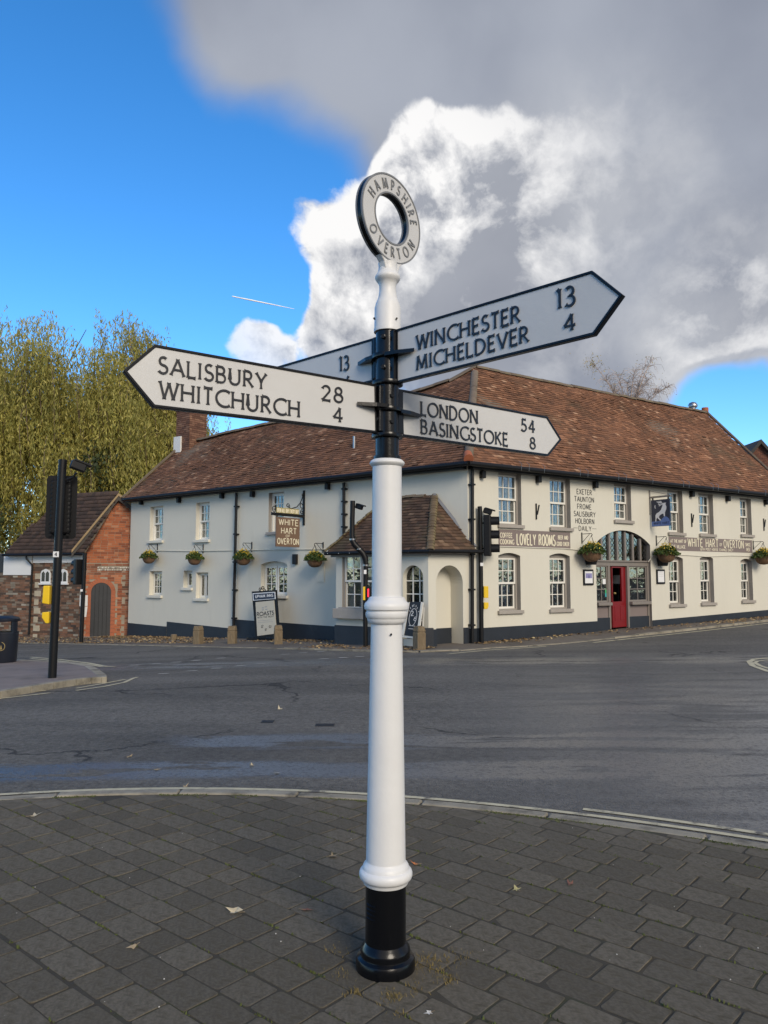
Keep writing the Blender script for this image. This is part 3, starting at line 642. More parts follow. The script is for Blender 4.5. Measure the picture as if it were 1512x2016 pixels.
# ring
RA = R(49); FRg = FR(POST + Vector((.016, 0, 3.08)), (math.cos(RA), math.sin(RA), 0))
ro, ri, th = .192, .108, .0145
def annulus(mb, r0, r1, z0, z1, F, n=64):
    V = []; Fs = []
    for i in range(n):
        c, s_ = math.cos(2 * math.pi * i / n), math.sin(2 * math.pi * i / n)
        V += [(r0 * c, r0 * s_, z1), (r1 * c, r1 * s_, z1), (r1 * c, r1 * s_, z0), (r0 * c, r0 * s_, z0)]
    for i in range(n):
        j = (i + 1) % n
        for k in range(4): Fs.append((4 * i + k, 4 * i + (k + 1) % 4, 4 * j + (k + 1) % 4, 4 * j + k))
    mb.add(V, Fs, F); return mb
ring = annulus(MB(), ri, ro, -th, th, FRg).build('ring', black_paint, post, smooth=40)
for sgn in (1, -1):
    FF = FRg if sgn == 1 else FR(FRg.translation, (-math.cos(RA), -math.sin(RA), 0))
    annulus(MB(), ri + .005, ro - .004, th, th + .002, FF).build('ring_face', sign_white, ring, smooth=40)
    annulus(MB(), ro - .006, ro + .001, th - .004, th + .0045, FF).build('ring_rim', ring_grey, ring, smooth=40)
    annulus(MB(), ri - .001, ri + .006, th - .004, th + .0045, FF).build('ring_rim', ring_grey, ring, smooth=40)
    def on_ring(word, a0, a1, inward):
        wn = text_width(word, .22); x = 0
        for ch in word:
            wch = G[ch][0]; a = R(a0 + (a1 - a0) * (x + wch / 2) / wn); rm = .1485
            h = .042; up = a if not inward else a + math.pi
            X = Vector((math.sin(up), -math.cos(up))); Y = Vector((math.cos(up), math.sin(up)))
            c = Vector((rm * math.cos(a), rm * math.sin(a))) - Y * h / 2 - X * wch * h * .82 / 2
            mb = MB()
            for i, st in enumerate(G[ch][1]):
                ribbon([c + X * p[0] * h * .82 + Y * p[1] * h for p in st], h * .07, 1.5, th + .001, th + .0055 + i * .0003, mb, FF)
            if mb.v: mb.build('letter', ring_grey, ring)
            x += wch + .22
    on_ring('HAMPSHIRE', 160, 8, False); on_ring('OVERTON', 205, 338, True)
# web under the ring
mb = MB()
for sx in (-1, 1):
    mb.prism([(sx * .0, -.235), (sx * .038, -.235), (sx * .05, -.2), (sx * .085, -.165), (sx * .0, -.19)][::sx], -.018 - .0005 * sx, .018 + .0005 * sx, FRg)
mb.build('ring_web', white_paint, post, bevel=.004)
# arms
def arm(label, az, flip, poly_px, lines, lens=None):
    d = Vector((math.cos(R(az)), math.sin(R(az)), 0)); F = FR(POST + Vector((.01, 0, 0)), -d if flip else d)
    pts = [p2f(F, *p) if not isinstance(p[0], str) else (p[1], p[2]) for p in poly_px]
    if sum(a[0] * b[1] - b[0] * a[1] for a, b in zip(pts, pts[1:] + pts[:1])) < 0: pts = pts[::-1]
    A = MB().prism(pts, -.0085, .0085, F).build('arm', sign_white, post, bevel=.001); A['label'] = label
    # black raised border, mitred, on both faces
    n = len(pts); P = [Vector(p) for p in pts]; bw = .009; inn = []
    for i in range(n):
        d0 = (P[i] - P[i - 1]).normalized(); d1 = (P[(i + 1) % n] - P[i]).normalized()
        n0 = Vector((-d0.y, d0.x)); n1 = Vector((-d1.y, d1.x)); b = (n0 + n1).normalized(); inn.append(P[i] + b * bw / max(.4, b.dot(n1)))
    mb = MB(); grow = .0015
    o2 = [p + (p - q).normalized() * grow for p, q in zip(P, inn)]
    V = [(p.x, p.y, z) for z in (.0125, -.0125) for p in o2] + [(p.x, p.y, z) for z in (.0125, -.0125) for p in inn] + [(p.x, p.y, z) for z in (.008, -.008) for p in inn]
    Fs = []
    for i in range(n):
        j = (i + 1) % n
        Fs += [(i, j, 2 * n + j, 2 * n + i), (n + i, 3 * n + i, 3 * n + j, n + j), (i, n + i, n + j, j), (2 * n + i, 2 * n + j, 4 * n + j, 4 * n + i), (3 * n + j, 3 * n + i, 5 * n + i, 5 * n + j)]
    mb.add(V, Fs, F).build('border', black_paint, A, bevel=.002)
    for s, lb, rb, lt in lines:
        put_text(s, F, .0085, lb, rb, lt, ink, A, depth=.0042, wt=.065, flare=1.85, each=True, gap=.26)
    # clamp lug that holds the arm
    zt = [p[1] for p in pts]; zm = (max(zt) + min(zt)) / 2 - .0; sg = -1 if flip else 1
    for q in (1, -1):
        MB().prism([(sg * .03, q * .0), (sg * .16, q * .0165), (sg * .16, q * .019), (sg * .085, q * .05), (sg * .03, q * .058)], zm - .0075, zm + .0075, F @ Matrix(((1, 0, 0, 0), (0, 0, 1, 0), (0, 1, 0, 0), (0, 0, 0, 1)))).build('lug', black_paint, A)
    zt0 = [p2 for p2 in pts if abs(p2[0]) < .1]; z0 = min(p[1] for p in zt0); z1 = max(p[1] for p in zt0)
    MB().box(sg * .03 - .0, sg * .06, z0 + .004, z1 - .004, -.03, .03, F).build('bracket', black_paint, A, bevel=.004)
    return F
arm('arm pointing right towards the viewer, lettered WINCHESTER MICHELDEVER', -42.1, False, [(783, 650), (1168, 535), (1228, 582), (1172, 660), (783, 755)],
    [('WINCHESTER', (821, 689), (1024, 633), (821, 661)), ('MICHELDEVER', (821.5, 729), (1041, 672), (821.5, 702)), ('13', (1097, 608), (1132, 600), (1097, 571)), ('4', (1112, 653), (1133, 648), (1112, 622))])
arm('arm pointing left towards the viewer, lettered SALISBURY WHITCHURCH', -147.4, True, [(738, 758), (303, 680), (242, 731), (301, 802), (740, 853)],
    [('SALISBURY', (312, 734), (523, 766.5), (312, 702)), ('WHITCHURCH', (314, 783.5), (588, 821), (314, 750)), ('28', (633.6, 787), (673.6, 793), (633.6, 758.5)), ('4', (656.4, 829), (673.5, 831.5), (656.4, 802))])
arm('arm pointing right away from the viewer, lettered LONDON BASINGSTOKE', 33.9, False, [(786, 767.5), (1074, 821), (1102, 866), (1076, 898), (789, 859)],
    [('LONDON', (828.7, 817), (939, 834), (828.7, 790.6)), ('BASINGSTOKE', (828.7, 853), (998.6, 878), (828.7, 827)), ('54', (1026, 848), (1052, 852), (1026, 825)), ('8', (1043.3, 882.7), (1053, 884.3), (1043.3, 861))])
arm('arm behind the post, half hidden, showing the number 13', 137.5, True, [(738, 667), ('w', -.955, 2.565), ('w', -1.13, 2.475), ('w', -.955, 2.375), (738, 752)],
    [('13', (669, 731), (687, 728), (669, 703.5)), ('6', (680, 768), (688, 766.5), (680, 742))])
# cast plate marks low on the shaft
mbt = MB()
for i in range(4):
    z = .255 - i * .017
    for j in range(5):
        a = R(-150 + j * 7); d = Vector((math.cos(a), math.sin(a), 0))
        mbt.tube([POST + d * .0805 + Vector((0, 0, z)), POST + d * .0825 + Vector((0, 0, z + .003))], .0035, 5)
mbt.build('cast_marks', black_paint, post)

# ------------------------------------------------------------------ the inn
inn = thing('inn', C, 'long cream rendered two storey inn on the street corner with a brown tiled roof', 'inn')
EAVE = 4.17
def wall_mesh(F, s0, s1, zb, zt, ops, off=0.):
    "one wall with rectangular or arched openings and returns"
    xs = sorted(set([s0, s1] + [v for o in ops for v in o[:2]])); zs = sorted(set([zb, zt] + [v for o in ops for v in o[2:4]]))
    mb = MB()
    for a, b in zip(xs, xs[1:]):
        for c, d in zip(zs, zs[1:]):
            m, k = (a + b) / 2, (c + d) / 2
            if any(o[0] < m < o[1] and o[2] < k < o[3] for o in ops): continue
            mb.add([(a, c, off), (b, c, off), (b, d, off), (a, d, off)], [(0, 1, 2, 3)], F)
    for o in ops:
        rise = o[4] if len(o) > 4 else 0
        if rise:
            for (xa, za), (xb, zb_) in zip(archpts(o), archpts(o)[1:]):
                mb.add([(xa, za, off), (xb, zb_, off), (xb, o[3], off), (xa, o[3], off)], [(0, 1, 2, 3)], F)
    return mb
def archpts(o, n=16):
    a, b, z0, z1 = o[:4]; rise = o[4] if len(o) > 4 else 0; hw = (b - a) / 2; c = (a + b) / 2
    if not rise: return [(a, z1), (b, z1)]
    if abs(rise - hw) < 1e-3 or rise > hw: return [(c - hw * math.cos(math.pi * i / n), z1 - rise + rise * math.sin(math.pi * i / n)) for i in range(n + 1)]
    Rr = (hw * hw + rise * rise) / (2 * rise); al = math.asin(hw / Rr)
    return [(c + Rr * math.sin(-al + 2 * al * i / n), z1 - Rr + Rr * math.cos(-al + 2 * al * i / n)) for i in range(n + 1)]
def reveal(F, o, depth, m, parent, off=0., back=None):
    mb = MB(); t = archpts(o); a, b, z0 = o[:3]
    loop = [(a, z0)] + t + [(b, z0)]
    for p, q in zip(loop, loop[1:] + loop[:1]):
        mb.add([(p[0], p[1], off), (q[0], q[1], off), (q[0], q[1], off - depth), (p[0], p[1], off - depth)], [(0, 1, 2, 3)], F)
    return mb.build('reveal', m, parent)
pane_me = bpy.data.meshes.new('pane'); _b = MB().box(-.5, .5, -.5, .5, -.5, .5); pane_me.from_pydata(_b.v, [], _b.f); pane_me.update(); pane_me.materials.append(glass)
def pane(F, s0, s1, z0, z1, o, parent):
    M = F @ Matrix.Translation(((s0 + s1) / 2, (z0 + z1) / 2, o)) @ Matrix.Rotation(random.uniform(-.012, .012), 4, 'Y') @ Matrix.Rotation(random.uniform(-.005, .005), 4, 'X') @ Matrix.Diagonal((s1 - s0, z1 - z0, .004, 1))
    link('pane', pane_me, parent, M)
def grid_sash(F, s0, s1, z0, z1, cols, rows, o, parent, fw=.04, bw=.02, m=None):
    m = m or sash_white; mb = MB()
    mb.box(s0, s0 + fw, z0, z1, o - .02, o + .02, F); mb.box(s1 - fw, s1, z0, z1, o - .02, o + .02, F)
    mb.box(s0 + fw, s1 - fw, z0, z0 + fw * 1.25, o - .0195, o + .0195, F); mb.box(s0 + fw, s1 - fw, z1 - fw, z1, o - .0195, o + .0195, F)
    ia, ib, ja, jb = s0 + fw, s1 - fw, z0 + fw * 1.25, z1 - fw
    for i in range(1, cols): x = ia + (ib - ia) * i / cols; mb.box(x - bw / 2, x + bw / 2, ja, jb, o - .014, o + .014, F)
    for j in range(1, rows): z = ja + (jb - ja) * j / rows; mb.box(ia, ib, z - bw / 2, z + bw / 2, o - .012, o + .012, F)
    sash = mb.build('sash', m, parent)
    for i in range(cols):
        for j in range(rows):
            pane(F, ia + (ib - ia) * i / cols, ia + (ib - ia) * (i + 1) / cols, ja + (jb - ja) * j / rows, ja + (jb - ja) * (j + 1) / rows, o, parent)
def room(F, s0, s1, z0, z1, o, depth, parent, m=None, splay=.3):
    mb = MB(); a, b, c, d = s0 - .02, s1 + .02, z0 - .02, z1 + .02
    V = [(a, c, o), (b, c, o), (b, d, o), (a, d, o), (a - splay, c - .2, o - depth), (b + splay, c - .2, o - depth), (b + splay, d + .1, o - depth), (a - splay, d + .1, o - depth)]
    mb.add(V, [(4, 5, 6, 7), (0, 4, 7, 3), (1, 2, 6, 5), (3, 7, 6, 2), (0, 1, 5, 4)], F); mb.build('dark_room_box', m or interior, parent)
def curtains(F, s0, s1, z0, z1, o, parent, frac=.42):
    for a, b in ((s0, s0 + (s1 - s0) * frac), (s1 - (s1 - s0) * frac, s1)):
        mb = MB(); n = 24
        V = [(a + (b - a) * i / n, z, o + .018 * math.sin(i * 1.35)) for z in (z0, z1) for i in range(n + 1)]
        mb.add(V, [(i, i + 1, n + 2 + i, n + 1 + i) for i in range(n)], F).build('curtain', curtain, parent, smooth=80)
def window(F, o, style, m_rev, side='R', depth=.16, off=0., sill=True, curt=False, base=0.):
    "o = (s0, s1, z0, z1, rise) opening; frame set back in its reveal"
    s0, s1, z0, z1 = o[:4]; rise = o[4] if len(o) > 4 else 0
    W_ = thing_part('window', F, (s0, s1, z0, z1), off, depth)
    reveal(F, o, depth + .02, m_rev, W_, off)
    zt = z1 - rise; fo = off - depth
    mb = MB(); fw = .05
    mb.box(s0, s0 + fw, z0, zt, fo - .03, fo + .03, F).box(s1 - fw, s1, z0, zt, fo - .03, fo + .03, F).box(s0 + fw, s1 - fw, zt - fw, zt, fo - .029, fo + .029, F).box(s0 + fw, s1 - fw, z0, z0 + .035, fo - .029, fo + .032, F)
    if rise: mb.prism([(s0, zt)] + [(s1, zt)] + [(x, z - .004) for x, z in reversed(archpts(o))], fo - .02, fo + .028, F)
    mb.build('frame', m_rev if style != 'left' else sash_white, W_)
    a, b, c, d = s0 + fw, s1 - fw, z0 + .035, zt - fw
    mid = (c + d) / 2
    if style in ('sash', 'left'):
        grid_sash(F, a, b, mid - .02, d, 3, 2, fo + .005, W_); grid_sash(F, a, b, c, mid + .02, 3, 2, fo - .037, W_)
    elif style == 'fixed': grid_sash(F, a, b, c, d, 4, 3, fo, W_, .035)
    elif style == 'single': grid_sash(F, a, b, c, d, 1, 1, fo, W_, .04)
    elif style == 'pair':
        m_ = (a + b) / 2; grid_sash(F, a, m_ - .012, c, d, 1, 1, fo, W_, .04); grid_sash(F, m_ + .012, b, c, d, 1, 1, fo, W_, .04)
    elif style == 'casement':
        m_ = (a + b) / 2; grid_sash(F, a, m_ - .015, c, d, 2, 3, fo, W_, .045); grid_sash(F, m_ + .015, b, c, d, 2, 3, fo, W_, .045)
    if sill: MB().box(s0 - .05, s1 + .05, z0 - .085, z0 - .001, off - .1, off + .07, F).build('sill', stone_sill if m_rev is reveal_taupe else reveal_cream, W_, bevel=.008)
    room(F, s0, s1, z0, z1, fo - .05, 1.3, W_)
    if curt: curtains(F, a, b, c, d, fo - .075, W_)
    return W_
def thing_part(name, F, r, off, depth):
    "an anchor for the pieces of one window, itself the timber box round it"
    s0, s1, z0, z1 = r; o = off - depth - .035; mb = MB()
    mb.box(s0 - .03, s0 + .004, z0, z1, o - .03, o, F).box(s1 - .004, s1 + .03, z0, z1, o - .03, o, F)
    return mb.build(name, taupe, inn)
def rc(F, x0, x1, y0, y1, rise=0, off=0.):
    m = (x0 + x1) / 2; a, b = p2f(F, x0, y0, off)[0], p2f(F, x1, y0, off)[0]
    return (a, b, p2f(F, m, y1, off)[1], p2f(F, m, y0, off)[1], rise)
Rw = [rc(F_R, 981, 1025.5, 931, 1033), rc(F_R, 1082, 1122, 940, 1039), rc(F_R, 1208.5, 1241.5, 953, 1024.5), rc(F_R, 1313.6, 1343, 965, 1048.7), rc(F_R, 1374.7, 1403, 972, 1051.6), rc(F_R, 1456, 1478, 981, 1052.6),
      rc(F_R, 981, 1024, 1088.5, 1201.6, .07), rc(F_R, 1081.6, 1121.5, 1089.5, 1199, .07), rc(F_R, 1316, 1344, 1095, 1189.5, .07), rc(F_R, 1377.7, 1403.5, 1095, 1186.5, .07), rc(F_R, 1457.6, 1480, 1100, 1182, .07)]
Lw = [(rc(F_L, 296, 321.7, 997, 1064), 'left'), (rc(F_L, 386.4, 412.8, 989, 1062.5), 'left'), (rc(F_L, 529.4, 558.6, 969.4, 1047), 'left'), (rc(F_L, 294.7, 319, 1124.4, 1172), 'fixed'), (rc(F_L, 361.4, 378, 1123.6, 1157), 'single'),
      (rc(F_L, 386.4, 410, 1127, 1178), 'pair'), (rc(F_L, 514, 565.5, 1105, 1172, .09), 'casement')]
ent = rc(F_R, 1172, 1279, 1044, 1232); ent = (ent[0], ent[1], -.1, ent[3], .38)
RE, LE = 14.0, -13.45
wall_mesh(F_R, 0, RE, -.3, EAVE, Rw + [ent]).build('wall', render_paint, inn)
wall_mesh(F_L, LE, 0, -1., EAVE, [w_[0] for w_ in Lw]).build('wall', render_paint, inn)
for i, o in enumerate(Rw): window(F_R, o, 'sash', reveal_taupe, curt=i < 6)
for o, st in Lw: window(F_L, o, st, reveal_cream if st != 'left' or o[0] < -8 else reveal_taupe, curt=st == 'left')
# back and end walls close the volume
pR, pL = C + uR * RE, C + uL * (-LE)
bR, bL = pR - nR * 6.2, pL - nL * 5.6
mb = MB()
for a, b in ((pR, bR), (pL, bL), (bR, C - nR * 6.2 + uR * 5), (C - nR * 6.2 + uR * 5, bL)): mb.quad((a.x, a.y, -1), (b.x, b.y, -1), (b.x, b.y, EAVE), (a.x, a.y, EAVE))
mb.build('rear_wall', render_paint, inn)
# plinth
def plinth(F, segs, off=.018, bot=-.25, F2=None):
    for (a, za), (b, zb) in segs:
        n = 5; top = [(a + (b - a) * i / n, za + (zb - za) * i / n) for i in range(n + 1)]
        P0 = F @ Vector((a, 0, 0)); P1 = F @ Vector((b, 0, 0))
        MB().prism([(a, zg(P0.x, P0.y) + bot), (b, zg(P1.x, P1.y) + bot)] + top[::-1], .0, off, F).build('plinth', plinth_navy, inn, bevel=.006)
f = lambda F, x, y: p2f(F, x, y)
ra, rb_ = f(F_R, 1172, 1223), f(F_R, 1279, 1221.5)
plinth(F_R, [((.0, .33), (ent[0], ra[1])), ((ent[1], rb_[1]), (RE, .5))])
a0, a1 = f(F_L, 256, 1226.4), f(F_L, 328, 1233.5); b0, b1 = f(F_L, 329, 1223.7), f(F_L, 458, 1237.5); c0, c1 = f(F_L, 463, 1219.4), f(F_L, 640, 1233)
plinth(F_L, [((LE, a0[1]), a1), (b0, b1), (c0, (-3.05, c1[1])), ((-3.05, .33), (-.002, .345))])

# roof
def sag(x, y, seed): return .06 * noise.noise((x * .35, y * .5, seed)) + .018 * noise.noise((x * 1.1, y * 1.3, seed + 5))
def inside(p, poly):
    c = False; j = len(poly) - 1
    for i in range(len(poly)):
        xi, yi = poly[i]; xj, yj = poly[j]
        if (yi > p[1]) != (yj > p[1]) and p[0] < (xj - xi) * (p[1] - yi) / (yj - yi) + xi: c = not c
        j = i
    return c
def tile_roof(pts, parent, m, wd=.168, gauge=.105, seed=1., deckmat=None, thick=.014, wob=1.):
    "pts[0], pts[1]: eave, left to right seen from outside; lays overlapping tiles one by one"
    pts = [Vector(p) for p in pts]; ex_ = (pts[1] - pts[0]).normalized(); nn = ex_.cross(pts[2] - pts[0]).normalized()
    if nn.z < 0: nn = -nn
    ey_ = nn.cross(ex_); M = Matrix((ex_, ey_, nn)).transposed().to_4x4(); M.translation = pts[0]
    loc = [((p - pts[0]).dot(ex_), (p - pts[0]).dot(ey_)) for p in pts]
    deck = MB().prism([(x, max(y, .02)) for x, y in loc], -.09, -.06, M).build('roof', deckmat or mortar_dark, parent)
    x0, x1 = min(p[0] for p in loc), max(p[0] for p in loc); y1 = max(p[1] for p in loc); V = []; Fq = []
    r = random.Random(seed)
    for j in range(int(y1 / gauge) + 1):
        y = j * gauge + .02; off = (j % 2) * wd / 2 + r.uniform(-.012, .012)
        for i in range(int((x1 - x0) / wd) + 2):
            x = x0 + i * wd - wd / 2 + off
            if not inside((x + wd / 2, y + gauge * .35), loc): continue
            ya = y - .012 + r.uniform(-.006, .006); yb = y + gauge + .03; a, b = x + .002, x + wd - .002
            za, zb = (sag(a, y, seed) * wob, sag(b, y, seed) * wob); lift = .03 + r.uniform(-.003, .004) + (r.random() < .03) * .016; tw = r.uniform(-.004, .004)
            h0, h1 = -.035 + lift, -.035
            k = len(V)
            V += [(a, ya, za + h0 + tw), (b, ya, zb + h0 - tw), (b, yb, zb + h1), (a, yb, za + h1), (a, ya, za + h0 + tw - thick), (b, ya, zb + h0 - tw - thick)]
            Fq += [(k, k + 1, k + 2, k + 3), (k + 4, k + 5, k + 1, k)]
    Rm = np.array(M.to_3x3()); T = np.array(M.translation) - np.array(rootof(parent).location)
    me = raw_mesh('roof_tiles', np.array(V) @ Rm.T + T, Fq, m)
    o = bpy.data.objects.new('roof_tiles', me); COL.objects.link(o); o.parent = deck; o['kind'] = 'stuff'
    return deck
OV = .28; ZE = 4.2
def solve2(a, b):      # plan point with given distances outside the two fronts
    A = np.array([[nR.x, nR.y], [nL.x, nL.y]]); q = np.linalg.solve(A, np.array([a, b])); return Vector((C.x + q[0], C.y + q[1], 0))
apex = aty(935, 722, 22.0)
hipc = solve2(OV, OV); hipc.z = ZE
eR = C + uR * RE + nR * OV; eR.z = ZE
dRr = -(apex - C).dot(nR)
ridR = C + uR * RE - nR * dRr; ridR.z = apex.z
dLl = -(apex - C).dot(nL); slL = (apex.z - ZE) / (dLl + OV); nroofL = Vector((nL.x * slL, nL.y * slL, 1)).normalized()
eL = C - (-uL) * 0 + uL * (-LE + .12) + nL * OV; eL.z = ZE
def onL(x, y): return pl(x, y, hipc, nroofL)
ridge_pts = [apex, onL(921, 729), onL(890, 748), onL(800, 777), onL(690, 800), onL(535, 832), onL(440, 854), onL(388, 866)]
tv = (ridge_pts[-1] - C).dot(uL); ridge_pts.append(ridge_pts[-1] + uL * (-LE + .12 - tv))
roofR = tile_roof([hipc, eR, ridR, apex], inn, roof_tile_m, seed=2.3)
roofL = tile_roof([eL, hipc] + ridge_pts, inn, roof_tile_m, seed=7.7)
# rear slopes
mb = MB()
rb1 = ridR - nR * 3.4; rb1.z = ZE; rb0 = C + uR * 3 - nR * (dRr + 3.4); rb0.z = ZE
mb.quad(apex, ridR, rb1, rb0)
lb1 = ridge_pts[-1] - nL * 3.1; lb1.z = ZE - .1; lb0 = apex - nL * 3.4 ; lb0.z = ZE - .1
for a, b in zip(ridge_pts, ridge_pts[1:]):
    qa, qb = a - nL * 3.2, b - nL * 3.2; mb.quad(b - Vector((0, 0, .04)), a - Vector((0, 0, .04)), (qa.x, qa.y, ZE - .1), (qb.x, qb.y, ZE - .1))
for a, b, c in ((ridR, eR, rb1), (ridge_pts[-1], eL, lb1)):
    d = Vector((0, 0, .09)); mb.add([a - d, b - d, c - d], [(0, 1, 2)])
mb.build('rear_roof', roof_tile_m, inn)
# ridge and hip tiles, each one its own piece
def half_tile(L=.46, r=.12, r2=None, n=8, flat=.85):
    V = []; Fs = []; r2 = r2 or r
    for x, rr in ((-L / 2, r), (L / 2, r2)):
        for t in (0, .018):
            for i in range(n + 1): a = math.pi * i / n; V.append((x, (rr - t) * math.cos(a), (rr - t) * math.sin(a) * flat))
    m_ = n + 1
    for i in range(n): Fs += [(i, i + 1, 2 * m_ + i + 1, 2 * m_ + i), (m_ + i + 1, m_ + i, 3 * m_ + i, 3 * m_ + i + 1), (i, m_ + i, m_ + i + 1, i + 1), (2 * m_ + i, 2 * m_ + i + 1, 3 * m_ + i + 1, 3 * m_ + i)]
    return V, Fs
def shared(name, V, Fs, m, smooth=45):
    me = bpy.data.meshes.new(name); me.from_pydata(V, [], Fs); me.update(); me.materials.append(m)
    if smooth: me.polygons.foreach_set('use_smooth', [True] * len(me.polygons)); me.set_sharp_from_angle(angle=R(smooth))
    return me
ridge_me = shared('ridge_tile', *half_tile(), hip_m)
def run_tiles(me, pts, step, name, parent, up=Vector((0, 0, 1)), dz=-.06, jit=.01):
    ps = walk([Vector(p) for p in pts], step)
    for a, b in zip(ps, ps[1:]):
        d = (b - a).normalized(); n = (up - d * up.dot(d)).normalized(); y = n.cross(d)
        M = Matrix((d, y, n)).transposed().to_4x4(); M.translation = (a + b) / 2 + n * (dz + random.uniform(-jit, jit) + (.05 * noise.noise(a * .3) if step > .4 else 0))
        link(name, me, parent, M @ Matrix.Rotation(random.uniform(-.02, .02), 4, 'Z'))
run_tiles(ridge_me, [apex, ridR], .445, 'ridge_tile', roofR)
run_tiles(ridge_me, ridge_pts, .445, 'ridge_tile', roofL)
hip_me = shared('hip_tile', *half_tile(.4, .105), hip_m)
run_tiles(hip_me, [hipc + (apex - hipc) * .03, apex], .36, 'hip_tile', roofR, dz=-.035)
# broken terracotta hip end
MB().tube([hipc + Vector((0, -.06, .05)), hipc + Vector((0, .15, .2))], [.12, .1], 10).build('hip_end', terracotta, roofR, smooth=40)
# verge, fascia, gutters
vd = (ridR - eR).normalized()
MB().tube([eR + Vector((0, 0, .03)), ridR + Vector((0, 0, .03))], .055, 6).build('verge', hip_m, roofR)
MB().tube([eL + Vector((0, 0, .0)), ridge_pts[-1]], .05, 6).build('verge', hip_m, roofL)
MB().box(0., RE, 4.06, 4.2, .03, .2, F_R).build('fascia', black_iron, inn)
MB().box(LE, -.0, 4.06, 4.2, .03, .2, F_L).build('fascia', black_iron, inn)
def gutter(pts, r, parent):
    return MB().tube(pts, r, 10).build('gutter', black_iron, parent, smooth=40)
g0 = solve2(OV + .05, OV + .05)
gutter([Vector((g0.x, g0.y, 4.15)), C + uR * RE + nR * (OV + .05) + Vector((0, 0, 4.15))], .06, inn)
gutter([C + uL * (-LE) + nL * (OV + .05) + Vector((0, 0, 4.13)), Vector((g0.x, g0.y, 4.15))], .06, inn)
for x in (1005, 1020, 1050, 1120, 1135, 1195, 1210, 1262, 1322, 1333, 1380, 1390, 1430, 1483, 1493):
    s_ = p2f(F_R, x, 930)[0]; P = C + uR * s_ + nR * (OV + .1)
    MB().tube([P + Vector((0, 0, 4.1)), P + nR * .02 + Vector((0, 0, 4.26)), P - nR * .08 + Vector((0, 0, 4.33))], .006, 5).build('gutter_clip', steel, inn)
def pipe(F, pts, r, parent=None, m=None, name='downpipe', off=.09):
    P = [F @ Vector((s_, z, off)) for s_, z in pts]; o = MB().tube(P, r, 10).build(name, m or black_iron, parent or inn, smooth=40)
    return o
for F, x0, y0, x1, y1 in ((F_L, 465.5, 970, 459.5, 1245), (F_L, 677, 950, 677, 1075), (F_R, 930, 920, 930, 1266)):
    a, b = p2f(F, x0, y0, .09), p2f(F, x1, y1, .09)
    o = pipe(F, [a, b], .042)
    for k in range(5):
        z = a[1] + (b[1] - a[1]) * (k + .5) / 5; s_ = a[0] + (b[0] - a[0]) * (k + .5) / 5
        MB().box(s_ - .06, s_ + .06, z - .02, z + .02, .0, .135, F).build('pipe_clip', black_iron, o)
# uplighters, wall ties, cable, vent
for F, l in ((F_R, ((950, 935), (1060, 944), (1172, 955), (1362, 973), (1433, 982), (1508, 989))), (F_L, ((278, 989), (352, 985), (437, 976), (497, 973), (645, 958)))):
    for x, y in l:
        s_, z = p2f(F, x, y, .06); MB().box(s_ - .055, s_ + .055, z - .08, z + .09, .01, .13, F).build('wall_light', black_iron, inn, bevel=.008)
for x, y in ((1055, 1007), (1361, 1024), (1503, 1033)):
    s_, z = p2f(F_R, x, y); mb = MB().box(s_ - .018, s_ + .018, z - .2, z + .2, .001, .025, F_R)
    mb.prism([(s_ + .02, z - .08), (s_ + .05, z - .08), (s_ + .12, z + .17), (s_ + .09, z + .17)], .001, .024, F_R); mb.build('wall_tie', black_iron, inn)
def cable(F, pts, r=.012, m=render_paint):
    P = [F @ Vector((*p2f(F, x, y), .02)) for x, y in pts]; MB().tube(P, r, 6).build('cable', m, inn)
cable(F_L, [(306, 1084), (380, 1085), (470, 1083.5), (560, 1082), (650, 1081)])
cable(F_R, [(935, 1075), (1000, 1076.5), (1060, 1078.5), (1110, 1080), (1150, 1084)])
cable(F_R, [(1275, 1106), (1284, 1094), (1305, 1092), (1350, 1093), (1390, 1096), (1440, 1094), (1512, 1096)], .01)
s_, z = p2f(F_L, 583, 1101); MB().box(s_ - .075, s_ + .075, z - .14, z + .14, .002, .09, F_L).build('alarm_box', black_iron, inn, bevel=.01)
nb = rc(F_L, 624, 639, 1110, 1146); MB().box(nb[0], nb[1], nb[2], nb[3], .002, .02, F_L).build('blocked_opening', render_paint, inn)
# chimneys
def bricks(mb, F, poly, excl=(), bw=.215, bh=.065, j=.011, o0=-.03, o1=.012, jit=.004, seed=3):
    r = random.Random(seed); xs = [p[0] for p in poly]; ys = [p[1] for p in poly]; row = 0; y = min(ys)
    while y < max(ys):
        x = min(xs) - (bw + j) / 2 * (row % 2) - r.uniform(0, .02); k = row % 2
        while x < max(xs):
            L = bw if r.random() < .8 else bw / 2
            a, b = max(x, min(xs)), min(x + L, max(xs))
            if b - a > .03 and inside(((a + b) / 2, y + bh / 2), poly) and not any(inside(((a + b) / 2, y + bh / 2), e) for e in excl):
                t = o1 + r.uniform(-jit, jit); c, d = y, min(y + bh, max(ys))
                V = [(a, c, o0), (b, c, o0), (b, d, o0), (a, d, o0), (a, c, t), (b, c, t), (b, d, t), (a, d, t)]
                mb.add(V, [(4, 5, 6, 7), (0, 1, 5, 4), (1, 2, 6, 5), (2, 3, 7, 6), (3, 0, 4, 7)], F)
            x += L + j
        y += bh + j; row += 1
    return mb
cL = ridge_pts[-2]; tq = (cL - C).dot(uL)
cb = C + uL * (13.2) - nL * (-(cL - C).dot(nL))
